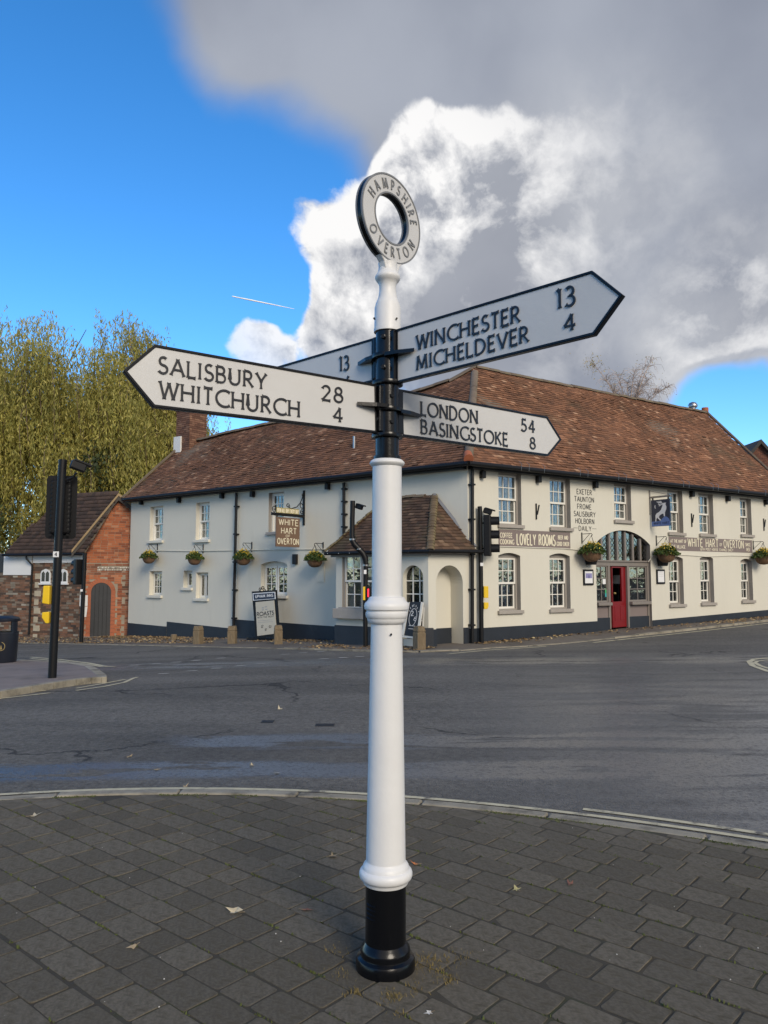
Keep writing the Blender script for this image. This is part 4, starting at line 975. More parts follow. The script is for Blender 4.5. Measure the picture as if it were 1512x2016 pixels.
def chimney(name, cx, cy, half, z0, z1, m, parent, xd):
    F0 = FR(Vector((cx, cy, 0)), xd); core = MB().box(-half + .02, half - .02, z0, z1 - .02, -half + .02, half - .02, F0).build(name, mortar, parent)
    mb = MB()
    for k in range(4):
        d = Matrix.Rotation(k * math.pi / 2, 3, 'Z') @ xd; Fk = FR(Vector((cx, cy, 0)) + Vector((d.y, -d.x, 0)) * half, d)
        bricks(mb, Fk, [(-half, z0), (half, z0), (half, z1), (-half, z1)], seed=k)
        bricks(mb, Fk, [(-half - .04, z1 - .16), (half + .04, z1 - .16), (half + .04, z1), (-half - .04, z1)], o0=-.02, o1=.045, seed=k + 9)
    b = mb.build('bricks', m, core, kind='stuff'); return core
cz = cL.z; ch = chimney('chimney', cb.x, cb.y, .38, cz - .9, 7.72, brick_chim, inn, -uL)
MB().box(-.445, -.05, cz - .9, cz + .12, -.45, .45, FR(Vector((cb.x, cb.y, 0)) , -uL) @ Matrix.Translation((0, 0, .0))).build('chimney_base', white_render, ch)
for x, y0, y1, r_, m in ((1364, 803, 820, .11, steel), (1388, 803, 850, .13, terracotta)):
    P = aty(x, y1, 30.2); Q = aty(x, y0, 30.2); o = MB().tube([P - Vector((0, 0, 1.2)), Q], [r_ * 1.05, r_], 14).build('flue' if m is steel else 'chimney_pot', m, inn, smooth=40)
    if m is steel: MB().lathe([(.06, 0), (.17, .02), (.19, .1), (.13, .2), (.02, .24)], 16, Matrix.Translation(Q)).build('cowl', steel, o, smooth=50)
v = onL(697, 880); MB().tube([v - Vector((0, 0, .1)), v + Vector((0, 0, .3))], .04, 8).build('roof_vent', steel, inn, smooth=40)

# ------------------------------------------------------------------ porch
PO = 1.2
F_P = FR(C + nL * PO, -uL); pl_s, pr_s = -3.05, -.31
PZ = 2.13
wo = rc(F_P, 674, 752, 1090, 1199); ao = rc(F_P, 793, 833, 1113, 1256); ao = (ao[0], ao[1], .12, ao[3], (ao[1] - ao[0]) / 2)
wall_mesh(F_P, pl_s, pr_s, -.5, PZ, [wo, ao]).build('porch_wall', render_paint, inn)
PC = F_P @ Vector((pr_s, 0, 0)); PLc = F_P @ Vector((pl_s, 0, 0))
F_B = FR(PC, C - PC); LB = (C - PC).length
no = rc(F_B, 858, 911, 1113, 1258); no = (no[0], no[1], -.1, no[3], (no[1] - no[0]) / 2)
wall_mesh(F_B, 0, LB, -.5, PZ, [no]).build('porch_wall', render_paint, inn)
reveal(F_B, no, .42, render_paint, inn).name = 'porch_niche'
MB().prism([(no[0] - .02, no[2]), (no[1] + .02, no[2]), (no[1] + .02, no[3] + .02), (no[0] - .02, no[3] + .02)], -.45, -.42, F_B).build('niche_back', render_paint, inn)
F_S = FR(PLc - nL * PO, nL); wall_mesh(F_S, 0, PO, -.6, PZ, []).build('porch_wall', render_paint, inn)
# porch window: two sashes side by side, broad sill
s0, s1, z0, z1 = wo[:4]; wp = thing_part('window', F_P, wo[:4], 0, .1); reveal(F_P, wo, .12, reveal_taupe, wp)
mb = MB().box(s0, s0 + .05, z0, z1, -.13, -.04, F_P).box(s1 - .05, s1, z0, z1, -.13, -.04, F_P).box(s0 + .05, s1 - .05, z1 - .05, z1, -.13, -.045, F_P).box((s0 + s1) / 2 - .05, (s0 + s1) / 2 + .05, z0, z1 - .05, -.13, -.045, F_P); mb.build('frame', reveal_taupe, wp)
for a, b in ((s0 + .05, (s0 + s1) / 2 - .05), ((s0 + s1) / 2 + .05, s1 - .05)):
    m_ = (z0 + z1) / 2; grid_sash(F_P, a, b, m_ - .02, z1 - .05, 2, 2, -.07, wp, .035); grid_sash(F_P, a, b, z0, m_ + .02, 2, 2, -.108, wp, .035)
    curtains(F_P, a, b, z0, z1 - .05, -.2, wp, .3)
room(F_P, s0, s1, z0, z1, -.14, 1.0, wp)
sz = p2f(F_P, 700, 1210)[1]
MB().box(s0 - .18, s1 + .1, sz - .1, z0 - .001, -.05, .16, F_P).build('sill', stone_sill, wp, bevel=.015)
MB().box(s0 - .05, s1 + .05, z0 - .05, z0 + .03, -.05, .1, F_P).build('sill_board', reveal_taupe, wp, bevel=.01)
# arched glazed opening
wa = thing_part('window', F_P, (ao[0], ao[1], ao[2], ao[3] - ao[4]), 0, .14); reveal(F_P, ao, .16, render_paint, wa)
mb = MB(); a, b = ao[0], ao[1]; hz = ao[3] - ao[4]
for i in range(1, 3): x = a + (b - a) * i / 3; mb.box(x - .012, x + .012, ao[2], ao[3] - .05, -.16, -.135, F_P)
for k in range(6): z = ao[2] + .12 + k * .3; mb.box(a, b, z - .012, z + .012, -.158, -.137, F_P) if z < ao[3] - .12 else None
mb.build('glazing_bars', sash_white, wa)
pp = archpts(ao); MB().prism([(a, ao[2]), (b, ao[2])] + pp[::-1], -.152, -.149, F_P).build('pane', glass, wa)
room(F_P, a, b, ao[2], ao[3], -.18, .3, wa, splay=0)
# porch plinths
def pz(F, s): P = F @ Vector((s, 0, 0)); return zg(P.x, P.y)
for F, a, b in ((F_P, pl_s - .02, ao[0]), (F_P, ao[1], pr_s + .02), (F_B, -.0, no[0]), (F_B, no[1], LB - .02), (F_S, 0, PO)):
    MB().box(a, b, min(pz(F, a), pz(F, b)) - .25, .36, .0, .03, F).build('plinth', plinth_navy, inn, bevel=.006)
MB().box(no[0] - .02, no[1] + .02, -.2, .34, -.42, -.395, F_B).build('plinth', plinth_navy, inn)
# pier foot at the corner
MB().box(-.13, .13, -.2, .4, -.06, .06, FR(PC + Vector((-.02, -.03, 0)), (-uL + (C - PC).normalized()))).build('pier_foot', plinth_navy, inn, bevel=.01)
# porch roof
OVP = .17; ZP = 2.14
E0 = F_P @ Vector((pl_s - .22, ZP, OVP)); E1 = F_P @ Vector((pr_s + .17, ZP, OVP)); 
Wr = C + nL * .0 + uR * .12 + nR * .22; Wr.z = ZP + .03
rl = F_L @ Vector((-2.35, 3.52, .03)); rr = F_L @ Vector((p2f(F_L, 857, 975)[0], 3.52, .03)); Wl = F_L @ Vector((pl_s - .25, ZP, .02))
pr_ = tile_roof([E0, E1, rr, rl], inn, porch_tile_m, .165, .1, seed=4.4, wob=.5)
pr2 = tile_roof([E1, Wr, rr], inn, porch_tile_m, .165, .1, seed=5.4, wob=.5)
tile_roof([Wl, E0, rl], inn, porch_tile_m, .165, .1, seed=6.4, wob=.5)
bon_me = shared('bonnet_tile', *half_tile(.2, .1, .07, flat=.55), bonnet_m)
run_tiles(bon_me, [E1 + (rr - E1) * .02, rr], .1, 'bonnet_tile', pr_, up=(Vector((0, 0, 1)) - (nL * -.6 + nR * -.4)).normalized(), dz=-.02, jit=.006)
bon2 = shared('bonnet_tile', *half_tile(.18, .075, .05, flat=.7), bonnet_m)
run_tiles(bon2, [E0 + (rl - E0) * .02, rl], .1, 'bonnet_tile', pr_, up=(Vector((0, 0, 1)) + nL * .3 + uL * .5).normalized(), dz=-.01)
run_tiles(shared('ridge_tile', *half_tile(.3, .08), hip_m), [rl, rr], .29, 'ridge_tile', pr_, dz=-.03)
MB().tube([rr + nL * .02, Wr - nR * .1 + Vector((0, 0, .06))], .05, 4).build('flashing', lead, pr2)
gutter([E0 + Vector((0, 0, -.04)), E1 + nL * .02 + Vector((0, 0, -.04)), Wr + Vector((0, 0, -.05)), Wr + uR * .25 + Vector((0, 0, -.05))], .045, inn)
MB().box(pl_s - .1, pr_s + .06, PZ - .12, PZ + .01, -.02, .09, F_P).build('porch_fascia', taupe, inn)
MB().box(-.05, LB, PZ - .1, PZ + .01, -.02, .07, F_B).build('porch_fascia', taupe, inn)
for k in range(9):
    q = E0.lerp(E1, (k + .4) / 9) + Vector((0, 0, -.045)) + nL * .05
    MB().tube([q, q + nL * .006], .009, 6).build('festoon_bulb', sticker, inn)

# ------------------------------------------------------------------ main entrance
en = thing_part('entrance', F_R, (ent[0], ent[1], ent[2], ent[3] - ent[4]), 0, .14); en.data.materials[0] = taupe
reveal(F_R, ent, .16, taupe, en)
s0, s1 = ent[0], ent[1]; zt = p2f(F_R, 1225, 1106)[1]; zt2 = p2f(F_R, 1225, 1112)[1]; zsill = p2f(F_R, 1190, 1186)[1]; dx0, dx1 = p2f(F_R, 1206, 1150)[0], p2f(F_R, 1240, 1150)[0]; _c = F_R @ Vector(((s0 + s1) / 2, 0, 0)); zb = zg(_c.x, _c.y) + .02
o = -.12; mb = MB()
mb.box(s0, s1, zt2 - .03, zt, o - .05, o + .05, F_R)
mb.box(s0, s1, zt, zt + .04, o - .05, o + .09, F_R)
for x in (s0 + .03, dx0 - .04, dx1 + .04, s1 - .03): mb.box(x - .045, x + .045, zb, zt2 - .03, o - .049, o + .045, F_R)
top = archpts(ent, 24)
def arch_z(x):
    for (xa, za), (xb, zb_) in zip(top, top[1:]):
        if xa <= x <= xb: return za + (zb_ - za) * (x - xa) / max(1e-6, xb - xa)
    return top[0][1]
for i in range(1, 7): x = s0 + (s1 - s0) * i / 7; mb.box(x - .035, x + .035, zt + .04, arch_z(x) - .01, o - .04, o + .045, F_R)
mb.build('door_frame', taupe, en)
for i in range(7):
    a, b = s0 + (s1 - s0) * i / 7 + .03, s0 + (s1 - s0) * (i + 1) / 7 - .03
    MB().prism([(a, zt + .04), (b, zt + .04), (b, arch_z(b) - .01), (a, arch_z(a) - .01)], o - .006, o - .002, F_R).build('pane', glass, en)
    mbl = MB(); hh = arch_z((a + b) / 2) - zt
    for k in range(-2, int(hh / .14) + 2):
        for sg in (1, -1):
            x0_, x1_ = (a, b) if sg == 1 else (b, a); za, zb_ = zt + .04 + k * .14, zt + .04 + k * .14 + .26
            if zb_ < arch_z(x1_) - .02 and za > zt: mbl.tube([F_R @ Vector((x0_, za, o + .001 * sg)), F_R @ Vector((x1_, zb_, o + .001 * sg))], .006, 4)
    if mbl.v: mbl.build('leading', black_iron, en)
for a, b in ((s0 + .075, dx0 - .085), (dx1 + .085, s1 - .075)):
    grid_sash(F_R, a, b, zsill, zt2 - .03, 2 if a < 5 else 2, 3, o, en, .035, .018, m=taupe)
    MB().box(a - .03, b + .03, zsill - .09, zsill - .002, o - .05, o + .16, F_R).build('sill', taupe, en, bevel=.015)
    MB().box(a - .03, b + .03, zb + .3, zsill - .09, o - .04, o + .02, F_R).build('panel', sign_taupe, en)
    MB().box(a - .035, b + .035, zb - .1, zb + .3, o - .04, o + .05, F_R).build('plinth', plinth_navy, en)
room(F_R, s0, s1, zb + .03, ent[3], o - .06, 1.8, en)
# red door leaf, opened inwards on its right jamb
hinge = F_R @ Vector((dx1 - .01, 0, o - .04)); da = Matrix.Rotation(R(9), 3, 'Z') @ (-uR); Fd = FR(hinge, -da); dw_ = dx1 - dx0 - .02
zk = zb + .42 * (zt2 - zb); gx = -.3 * dw_
mb = MB().box(-dw_, gx, zb + .03, zk, -.022, .022, Fd).box(gx, 0, zb + .03, zt2 - .05, -.0225, .0225, Fd).box(-dw_, gx, zt2 - .08, zt2 - .05, -.022, .022, Fd).box(-dw_, -dw_ + .025, zk, zt2 - .08, -.022, .022, Fd)
dleaf = mb.build('door', red_door, en)
for a, b, c, d in ((-dw_ + .09, -dw_ / 2 - .03, zb + .2, zk - .12), (-dw_ / 2 + .03, -.09, zb + .2, zk - .12)):
    MB().box(a, b, c, d, .02, .032, Fd).build('panel', red_door, dleaf, bevel=.008)
MB().lathe([(.02, -.03), (.03, 0), (.02, .03)], 12, Fd @ Matrix.Translation((-dw_ + .07, zb + .95, .05))).build('handle', gold, dleaf)
lamp_p = F_R @ Vector((dx0 + .17, 0, .02 + o + .06))
for a, b, c, d, m, nm in ((1186, 1192, 1140, 1150, sticker, 'notice'), (1191, 1197, 1159, 1168, mat('green sticker', (.06, .4, .16), .5), 'notice'), (1191, 1197, 1168, 1175, mat('teal sticker', (.05, .35, .4), .5), 'notice')):
    q = rc(F_R, a, b, c, d, off=o); MB().box(q[0], q[1], q[2], q[3], o + .004, o + .006, F_R).build(nm, m, en)
lampP = F_R @ Vector((p2f(F_R, 1216, 1148, -.5)[0], 0, -.5)); lz = p2f(F_R, 1216, 1149, -.5)[1]
lamp = thing('table_lamp', (lampP.x, lampP.y, zb), 'white lampshade seen through the open red door', 'lamp')
MB().lathe([(.19, lz), (.185, lz), (.1, lz + .24), (.095, lz + .24)], 24, Matrix.Translation((lampP.x, lampP.y, 0))).build('lamp_shade', curtain, lamp, smooth=50)
MB().lathe([(.12, zb + .03), (.11, zb + .06), (.025, zb + .1), (.02, lz + .05)], 16, Matrix.Translation((lampP.x, lampP.y, 0))).build('stand', black_iron, lamp, smooth=50)

# ------------------------------------------------------------------ painted signs on the wall
def band(x0, x1, ya, yb, label):
    a, b = p2f(F_R, x0, ya), p2f(F_R, x1, yb); q = rc(F_R, x0, x1, ya, yb)
    o_ = MB().box(q[0], q[1], q[2], q[3], .001, .006, F_R).build('painted_sign', sign_taupe, inn); o_['label'] = label; return o_, q
def tx(s, parent, s0, s1, z0, z1, m=cream_letter, F=F_R, off=.006, wt=.085, flare=0, gap=.2, depth=.003): put_text(s, F, off, (s0, z0), (s1, z0), (s0, z1), m, parent, depth, wt, flare, px=False, gap=gap)
def shadow_tx(s, parent, s0, s1, z0, z1, F=F_R, off=.006, m1=cream_letter, m2=dark_letter, d=.018, wt=.1):
    tx(s, parent, s0 + d * .5, s1 + d * .5, z0 - d * .3, z1 - d * .3, m2, F, off, wt * .8); tx(s, parent, s0, s1, z0, z1, m1, F, off + .0042, wt * .72)
b1, q = band(981, 1122, 1045, 1079, 'taupe painted sign reading LOVELY ROOMS')
zc, hh, ww = (q[2] + q[3]) / 2, q[3] - q[2], q[1] - q[0]
shadow_tx('LOVELY ROOMS', b1, q[0] + .24 * ww, q[0] + .775 * ww, q[2] + .17 * hh, q[2] + .78 * hh)
tx('COFFEE', b1, q[0] + .02 * ww, q[0] + .18 * ww, zc + .05 * hh, zc + .3 * hh); tx('COOKING', b1, q[0] + .02 * ww, q[0] + .2 * ww, zc - .32 * hh, zc - .07 * hh)
tx('BEER AND', b1, q[0] + .82 * ww, q[0] + .965 * ww, zc + .06 * hh, zc + .28 * hh); tx('GOOD CHEER', b1, q[0] + .8 * ww, q[0] + .98 * ww, zc - .32 * hh, zc - .1 * hh)
b2, q = band(1316, 1480, 1060, 1086, 'taupe painted sign reading WHITE HART OF OVERTON')
zc, hh, ww = (q[2] + q[3]) / 2, q[3] - q[2], q[1] - q[0]
shadow_tx('WHITE HART', b2, q[0] + .21 * ww, q[0] + .565 * ww, q[2] + .33 * hh, q[2] + .92 * hh); tx('OF', b2, q[0] + .585 * ww, q[0] + .615 * ww, q[2] + .45 * hh, q[2] + .65 * hh)
shadow_tx('OVERTON', b2, q[0] + .635 * ww, q[0] + .885 * ww, q[2] + .33 * hh, q[2] + .92 * hh)
tx('16TH POST HORSE CHANGE DAILY', b2, q[0] + .35 * ww, q[0] + .75 * ww, q[2] + .07 * hh, q[2] + .25 * hh)
tx('AT THE HART OF', b2, q[0] + .02 * ww, q[0] + .195 * ww, zc + .08 * hh, zc + .3 * hh); tx('THE VILLAGE', b2, q[0] + .03 * ww, q[0] + .18 * ww, zc - .32 * hh, zc - .1 * hh)
tx('SINCE', b2, q[0] + .91 * ww, q[0] + .975 * ww, zc + .02 * hh, zc + .26 * hh); tx('1451', b2, q[0] + .92 * ww, q[0] + .965 * ww, zc - .38 * hh, zc - .12 * hh)
for s, x0, x1, yb, yt in (('EXETER', 1135.5, 1165, 973.5, 964), ('TAUNTON', 1131, 1169, 988, 978.5), ('FROME', 1136.5, 1164, 1002.5, 993), ('SALISBURY', 1130, 1172, 1017, 1007.5), ('HOLBORN', 1133, 1169.5, 1031, 1021.5), ('DAILY', 1139.5, 1164, 1045, 1036)):
    a, b = p2f(F_R, x0, yb), p2f(F_R, x1, yb); zz = p2f(F_R, (x0 + x1) / 2, yb)[1]; h = p2f(F_R, (x0 + x1) / 2, yt)[1] - zz
    tx(s, inn, a[0], b[0], zz, zz + h, dark_letter, off=.001, wt=.075)
    if s == 'DAILY':
        for q0, q1 in ((a[0] - .2, a[0] - .04), (b[0] + .04, b[0] + .2)): MB().box(q0, q1, zz + h * .5, zz + h * .58, .001, .004, F_R).build('lettering', dark_letter, inn)
# framed menus
for x0, x1, y0, y1, lb in ((1147, 1166.5, 1121, 1152, 'black framed menu to the left of the red door'), (1291, 1307, 1121, 1149.5, 'black framed menu to the right of the red door')):
    q = rc(F_R, x0, x1, y0, y1); mn = thing('menu_frame', F_R @ Vector(((q[0] + q[1]) / 2, q[2], 0)), lb, 'menu', 'menus beside the door')
    MB().box(q[0], q[1], q[2], q[3], .002, .035, F_R).build('frame', black_iron, mn, bevel=.006)
    pg = MB().box(q[0] + .045, q[1] - .045, q[2] + .05, q[3] - .05, .034, .038, F_R).build('page', sticker, mn)
    w_, h_ = q[1] - q[0], q[3] - q[2]
    if x0 < 1200:
        MB().box(q[0] + .07, q[1] - .07, q[2] + .2 * h_ + .1, q[3] - .25 * h_, .0385, .04, F_R).build('print', mat('lilac print', (.25, .24, .45), .6), pg)
        tx('0', pg, q[0] + .43 * w_, q[0] + .57 * w_, q[2] + .45 * h_, q[2] + .6 * h_, mat('navy print', (.03, .03, .12), .6), off=.0405, depth=.001)
    else:
        for k in range(3): MB().box(q[0] + .08, q[1] - .08, q[3] - .1 - .05 * k, q[3] - .096 - .05 * k, .0385, .0395, F_R).build('print', mat('grey print', (.35, .35, .35), .6), pg)

# ------------------------------------------------------------------ hanging signs
Pw = pl(599, 1000, C, nL); FH = FR(Vector((Pw.x, Pw.y, 0)), -nL)
hs_ = thing('hanging_sign', (Pw.x, Pw.y, 2.3), 'brown hanging board lettered WHITE HART OF OVERTON on a scrolled iron bracket', 'pub sign')
zz = lambda y: p2f(FH, 570, y)[1]
fs = lambda x, y: p2f(FH, x, y)
q0, q1 = fs(543, 1048)[0], fs(589, 1048)[0]; zt_, zb_ = zz(1019.5), zz(1077)
brd = MB().box(q0, q1, zb_, zt_, -.02, .02, FH).build('board', mat('brown sign board', (.17, .105, .07), .6, .08), hs_, bevel=.004)
wq, hq = q1 - q0, zt_ - zb_
for s, a, b, c, d in (('WHITE', .1, .92, .74, .93), ('HART', .2, .84, .45, .64), ('OF', .4, .58, .33, .41), ('OVERTON', .05, .95, .09, .28)):
    if s == 'OF': tx(s, brd, q0 + a * wq, q0 + b * wq, zb_ + c * hq, zb_ + d * hq, cream_letter, FH, .02, .09)
    else: shadow_tx(s, brd, q0 + a * wq, q0 + b * wq, zb_ + c * hq, zb_ + d * hq, FH, .02, cream_letter, mat('brown letter', (.1, .05, .03), .6), .014, .12)
bx0 = fs(535, 1013)[0]; zbm = zz(1014)
br = MB().box(bx0, .0, zbm - .04, zbm + .035, -.03, .03, FH).build('beam', black_iron, hs_, bevel=.005)
MB().box(-.035, .035, zz(1032), zz(962), -.03, .03, FH).build('wall_bar', black_iron, hs_, bevel=.006)
def scroll(F, c, r0, turns, a0, sg, rad, parent, m=black_iron, nm='scroll'):
    P = [F @ Vector((c[0] + r0 * (1 - .8 * i / 30) * math.cos(a0 + sg * turns * 2 * math.pi * i / 30), c[1] + r0 * (1 - .8 * i / 30) * math.sin(a0 + sg * turns * 2 * math.pi * i / 30), 0)) for i in range(31)]
    MB().tube(P, rad, 6).build(nm, m, parent)
P = [(-.02, zz(967)), (-.07, zz(976)), (-.16, zz(988)), (-.3, zz(997)), (-.5, zz(1001)), (-.62, zz(999))]
MB().tube([FH @ Vector((a, b, 0)) for a, b in P], .014, 6).build('scroll', black_iron, hs_)
scroll(FH, (-.64, zz(996)), .07, 1.2, -.6, 1, .012, hs_); scroll(FH, (-.05, zz(972)), .05, 1.2, 1, 1, .012, hs_); scroll(FH, (bx0 + .1, zz(1004)), .09, 1.3, -1.5, -1, .012, hs_); scroll(FH, (-.1, zz(992)), .09, .8, -1.2, -1, .012, hs_); scroll(FH, (-.09, zz(1006)), .07, 1.2, 1.5, 1, .012, hs_)
pq = MB().box(fs(544, 1006)[0], fs(588, 1006)[0], zz(1012), zz(1001), -.012, .012, FH).build('plaque', mat('yellow plaque', (.35, .3, .13), .6, .1), hs_)
tx('OPEN ALL DAY EVERY DAY', pq, fs(545, 1006)[0], fs(587, 1006)[0], zz(1010), zz(1003), cream_letter, FH, .012, .1)

Pw = pl(1278.5, 985, C, nR); FS = FR(Vector((Pw.x, Pw.y, 0)), nR)
ss = thing('hanging_sign', (Pw.x, Pw.y, 2.8), 'navy hanging sign with a white stag and crescent moon above a blue hill', 'pub sign')
fs = lambda x, y: p2f(FS, x, y); zz = lambda y: p2f(FS, 1300, y)[1]
q0, q1, zb_, zt_ = fs(1283, 1010)[0], fs(1319.5, 1010)[0], zz(1036), zz(983.5)
navy = mat('navy sign', (.012, .02, .05), .4, .05); hill = mat('blue hill', (.1, .17, .42), .5, .08)
sb = MB().box(q0, q1, zb_, zt_, -.02, .02, FS).build('board', navy, ss, bevel=.004)
def bp(x, y): return (q0 + (x - 137) / 220 * (q1 - q0), zt_ - (y - 380) / 320 * (zt_ - zb_))
def emblem(pts, m, z, nm): MB().prism([bp(*p) for p in pts][::-1], .0195, .02 + z, FS).build(nm, m, sb)
emblem([(139, 640), (245, 640), (262, 615), (285, 595), (300, 585), (330, 598), (345, 615), (355, 640), (355, 698), (139, 698)], hill, .003, 'hill')
stag_w = mat('stag white', (.72, .72, .75), .5, .04)
emblem([(319, 424), (308, 440), (319, 470), (317, 502), (300, 540), (300, 582), (290, 588), (283, 552), (262, 556), (236, 574), (226, 592), (254, 630), (240, 632), (208, 594), (197, 612), (194, 641), (186, 641), (189, 600), (188, 568), (202, 545), (232, 530), (257, 504), (270, 470), (281, 440), (296, 424)], stag_w, .006, 'stag')
mb = MB()
for i, l in enumerate(([(290, 432), (262, 425), (235, 416), (208, 404)], [(262, 425), (254, 398)], [(240, 417), (234, 398)], [(290, 436), (252, 446), (224, 430)], [(252, 446), (234, 457)])):
    ribbon([Vector(bp(*p)) for p in l], .011, 0, .02, .0255 + i * .0003, mb, FS)
mb.build('antlers', stag_w, sb)
emblem([(190, 440), (182, 452), (180, 468), (184, 480), (194, 488), (189, 478), (187, 466), (188, 452)], stag_w, .004, 'moon')
a, b = bp(165, 675), bp(345, 675); tx('WHITE HART', sb, a[0], b[0], a[1], bp(165, 652)[1], navy, FS, .023, .09)
MB().box(-.13, fs(1321, 978)[0], zz(979.5), zz(976), -.02, .02, FS).build('beam', taupe, ss)
MB().box(-.02, .02, zz(1012), zz(963), -.02, .02, FS).build('wall_bar', taupe, ss)
MB().tube([FS @ Vector((0, zz(964), 0)), FS @ Vector((fs(1319, 975)[0], zz(976), 0))], .008, 5).build('stay', taupe, ss)
for x in (q0 + .05, q1 - .05): MB().box(x - .02, x + .02, zt_, zz(979), -.01, .01, FS).build('hanger', black_iron, ss)

# ------------------------------------------------------------------ brick outhouse beside the inn
A_ = aty(163, 1200, 26.2); A_.z = 0
outh = thing('outhouse', (A_.x, A_.y, zg(A_.x, A_.y)), 'small red brick outhouse with steep tiled roof and arched grey door left of the inn', 'outhouse')
FG = FR(A_, (.975, .22, 0)); g = lambda x, y, off=0.: p2f(FG, x, y, off)
apx = g(235, 975); gl, gr = g(163, 1262)[0], g(266, 1240)[0]; gb = zg(A_.x, A_.y) - .25
gable = [(0, gb), (gr, gb), (gr, g(264, 1018)[1]), apx, (g(150, 1086)[0], g(150, 1086)[1] + .02), (0, g(156, 1092)[1])]
do = rc(FG, 180, 219.5, 1147, 1251); do = (do[0], do[1], do[2] - .03, do[3], (do[1] - do[0]) / 2)
dpoly = [(do[0], do[2])] + [(do[1], do[2])] + archpts(do)[::-1]
sur = (do[0] - .15, do[1] + .15, do[2] - .2, do[3] + .17, (do[1] - do[0]) / 2 + .15); spoly = [(sur[0], sur[2]), (sur[1], sur[2])] + archpts(sur)[::-1]
gw = MB().prism(gable, -.25, -.0, FG).build('gable_wall', mortar, outh)
zband = g(200, 1125)[1]; zb2 = g(200, 1108)[1]
upper = [p for p in gable if p[1] > zb2] ; upper = [(0, zb2), (gr, zb2)] + [gable[2], gable[3], gable[4], gable[5]]
mb = bricks(MB(), FG, upper, seed=21); mb.build('bricks', brick_red, gw, kind='stuff')
lower = [(0, gb), (gr, gb), (gr, zb2), (0, zb2)]
bandp = [(.42, zband), (gr - .25, zband), (gr - .25, g(200, 1116)[1]), (.42, g(200, 1116)[1])]
mbo = MB(); mbr = MB()
bricks(mbo, FG, [(0, gb), (gr, gb), (gr, zb2), (0, zb2)], [spoly, bandp, [(sur[0] - .12, gb), (sur[1] + .2, gb), (sur[1] + .2, sur[3] + .12), (sur[0] - .12, sur[3] + .12)]], seed=22); mbo.build('bricks', mat('weathered gable brick', (1, 1, 1), .9, .2, 2, .004, 60, island=[(0, (.09, .045, .03)), (.4, (.2, .08, .045)), (.8, (.3, .115, .06)), (1, (.3, .24, .18))]), gw, kind='stuff')
bricks(mbr, FG, [(sur[0] - .12, gb), (sur[1] + .2, gb), (sur[1] + .2, sur[3] + .12), (sur[0] - .12, sur[3] + .12)], [spoly], seed=23); mbr.build('bricks', brick_red, gw, kind='stuff')
r_ = random.Random(5)
mbf = MB()
for i in range(22):
    for j in range(2):
        x = bandp[0][0] + (bandp[1][0] - bandp[0][0]) * (i + .5) / 22 + r_.uniform(-.02, .02); z = zband + .05 + j * .075
        mbf.lathe([(.0, 0), (.03, .012), (.026, .022), (.005, .03)], 6, FG @ Matrix.Translation((x, z, -.005)) @ Matrix.Rotation(r_.uniform(0, 3), 4, 'Z'))
mbf.build('flints', mat('flint', (.42, .4, .36), .6, .3, 12, island=[(0, (.14, .13, .12)), (.5, (.4, .37, .32)), (1, (.62, .6, .55))]), gw, kind='stuff')
# brick arch round the door: each voussoir its own block
ap = archpts(do, 15); hw = (do[1] - do[0]) / 2; cx = (do[0] + do[1]) / 2; cz = do[3] - hw
for i in range(15):
    a, b = math.pi * (i + .06) / 15, math.pi * (i + .94) / 15
    MB().prism([(cx - (hw) * math.cos(a), cz + hw * math.sin(a)), (cx - (hw + .14) * math.cos(a), cz + (hw + .14) * math.sin(a)), (cx - (hw + .14) * math.cos(b), cz + (hw + .14) * math.sin(b)), (cx - hw * math.cos(b), cz + hw * math.sin(b))], -.02, .022, FG).build('voussoir', terracotta, gw)
k = 0; z = do[2]
while z < cz - .02:
    for x0, x1 in ((do[0] - .14, do[0]), (do[1], do[1] + .14)): MB().box(x0, x1, z, min(z + .12, cz), -.02, .02, FG).build('jamb_block', terracotta, gw)
    z += .13
dr = MB().prism(dpoly, -.06, .006, FG).build('door', grey_board, outh)
for i in range(1, 5): x = do[0] + (do[1] - do[0]) * i / 5; MB().box(x - .006, x + .006, do[2] + .02, cz + .7 * hw, .006, .009, FG).build('plank_batten', black_iron, dr)
MB().box(do[0] - .2, do[1] + .25, do[2] - .2, do[2], -.02, .2, FG).build('door_step', stone_sill, outh)
# side wall, plain white band, gothic lights
L_ = Vector((-13.6, 27.6, 0)); xd = (A_ - L_).normalized(); Lf = A_ - xd * 14; FD = FR(Lf, xd); SW = 14
g2 = lambda x, y, off=0.: p2f(FD, x, y, off)
zt_ = g2(100, 1088)[1]; zb1 = g2(100, 1108)[1]; xq = g2(62, 1200)[0]; zl = g2(40, 1132)[1]
sw = MB().box(0, SW, gb - .4, zt_, -.3, 0, FD).build('side_wall', mortar_dark, outh)
lights = [rc(FD, 82, 101, 1120, 1148), rc(FD, 116.5, 135, 1120, 1148)]
ex_l = [[(o[0] - .02, o[2]), (o[1] + .02, o[2]), (o[1] + .02, o[3] - .15), ((o[0] + o[1]) / 2, o[3] + .05), (o[0] - .02, o[3] - .15)] for o in lights]
mb = bricks(MB(), FD, [(xq, gb - .4), (SW, gb - .4), (SW, zb1), (xq, zb1)], ex_l, seed=31, jit=.008); mb.build('bricks', brick_old, sw, kind='stuff')
mb = bricks(MB(), FD, [(0, gb - .4), (xq, gb - .4), (xq, zl), (0, zl)], seed=32, jit=.01); mb.build('bricks', brick_old, sw, kind='stuff')
MB().box(xq + .03, SW - .02, zb1, zt_ - .02, .0, .05, FD).build('white_band', white_render, sw)
MB().box(g2(9, 1100)[0], xq - .04, zl, zt_ - .03, .0, .035, FD).build('white_panel', white_render, sw)
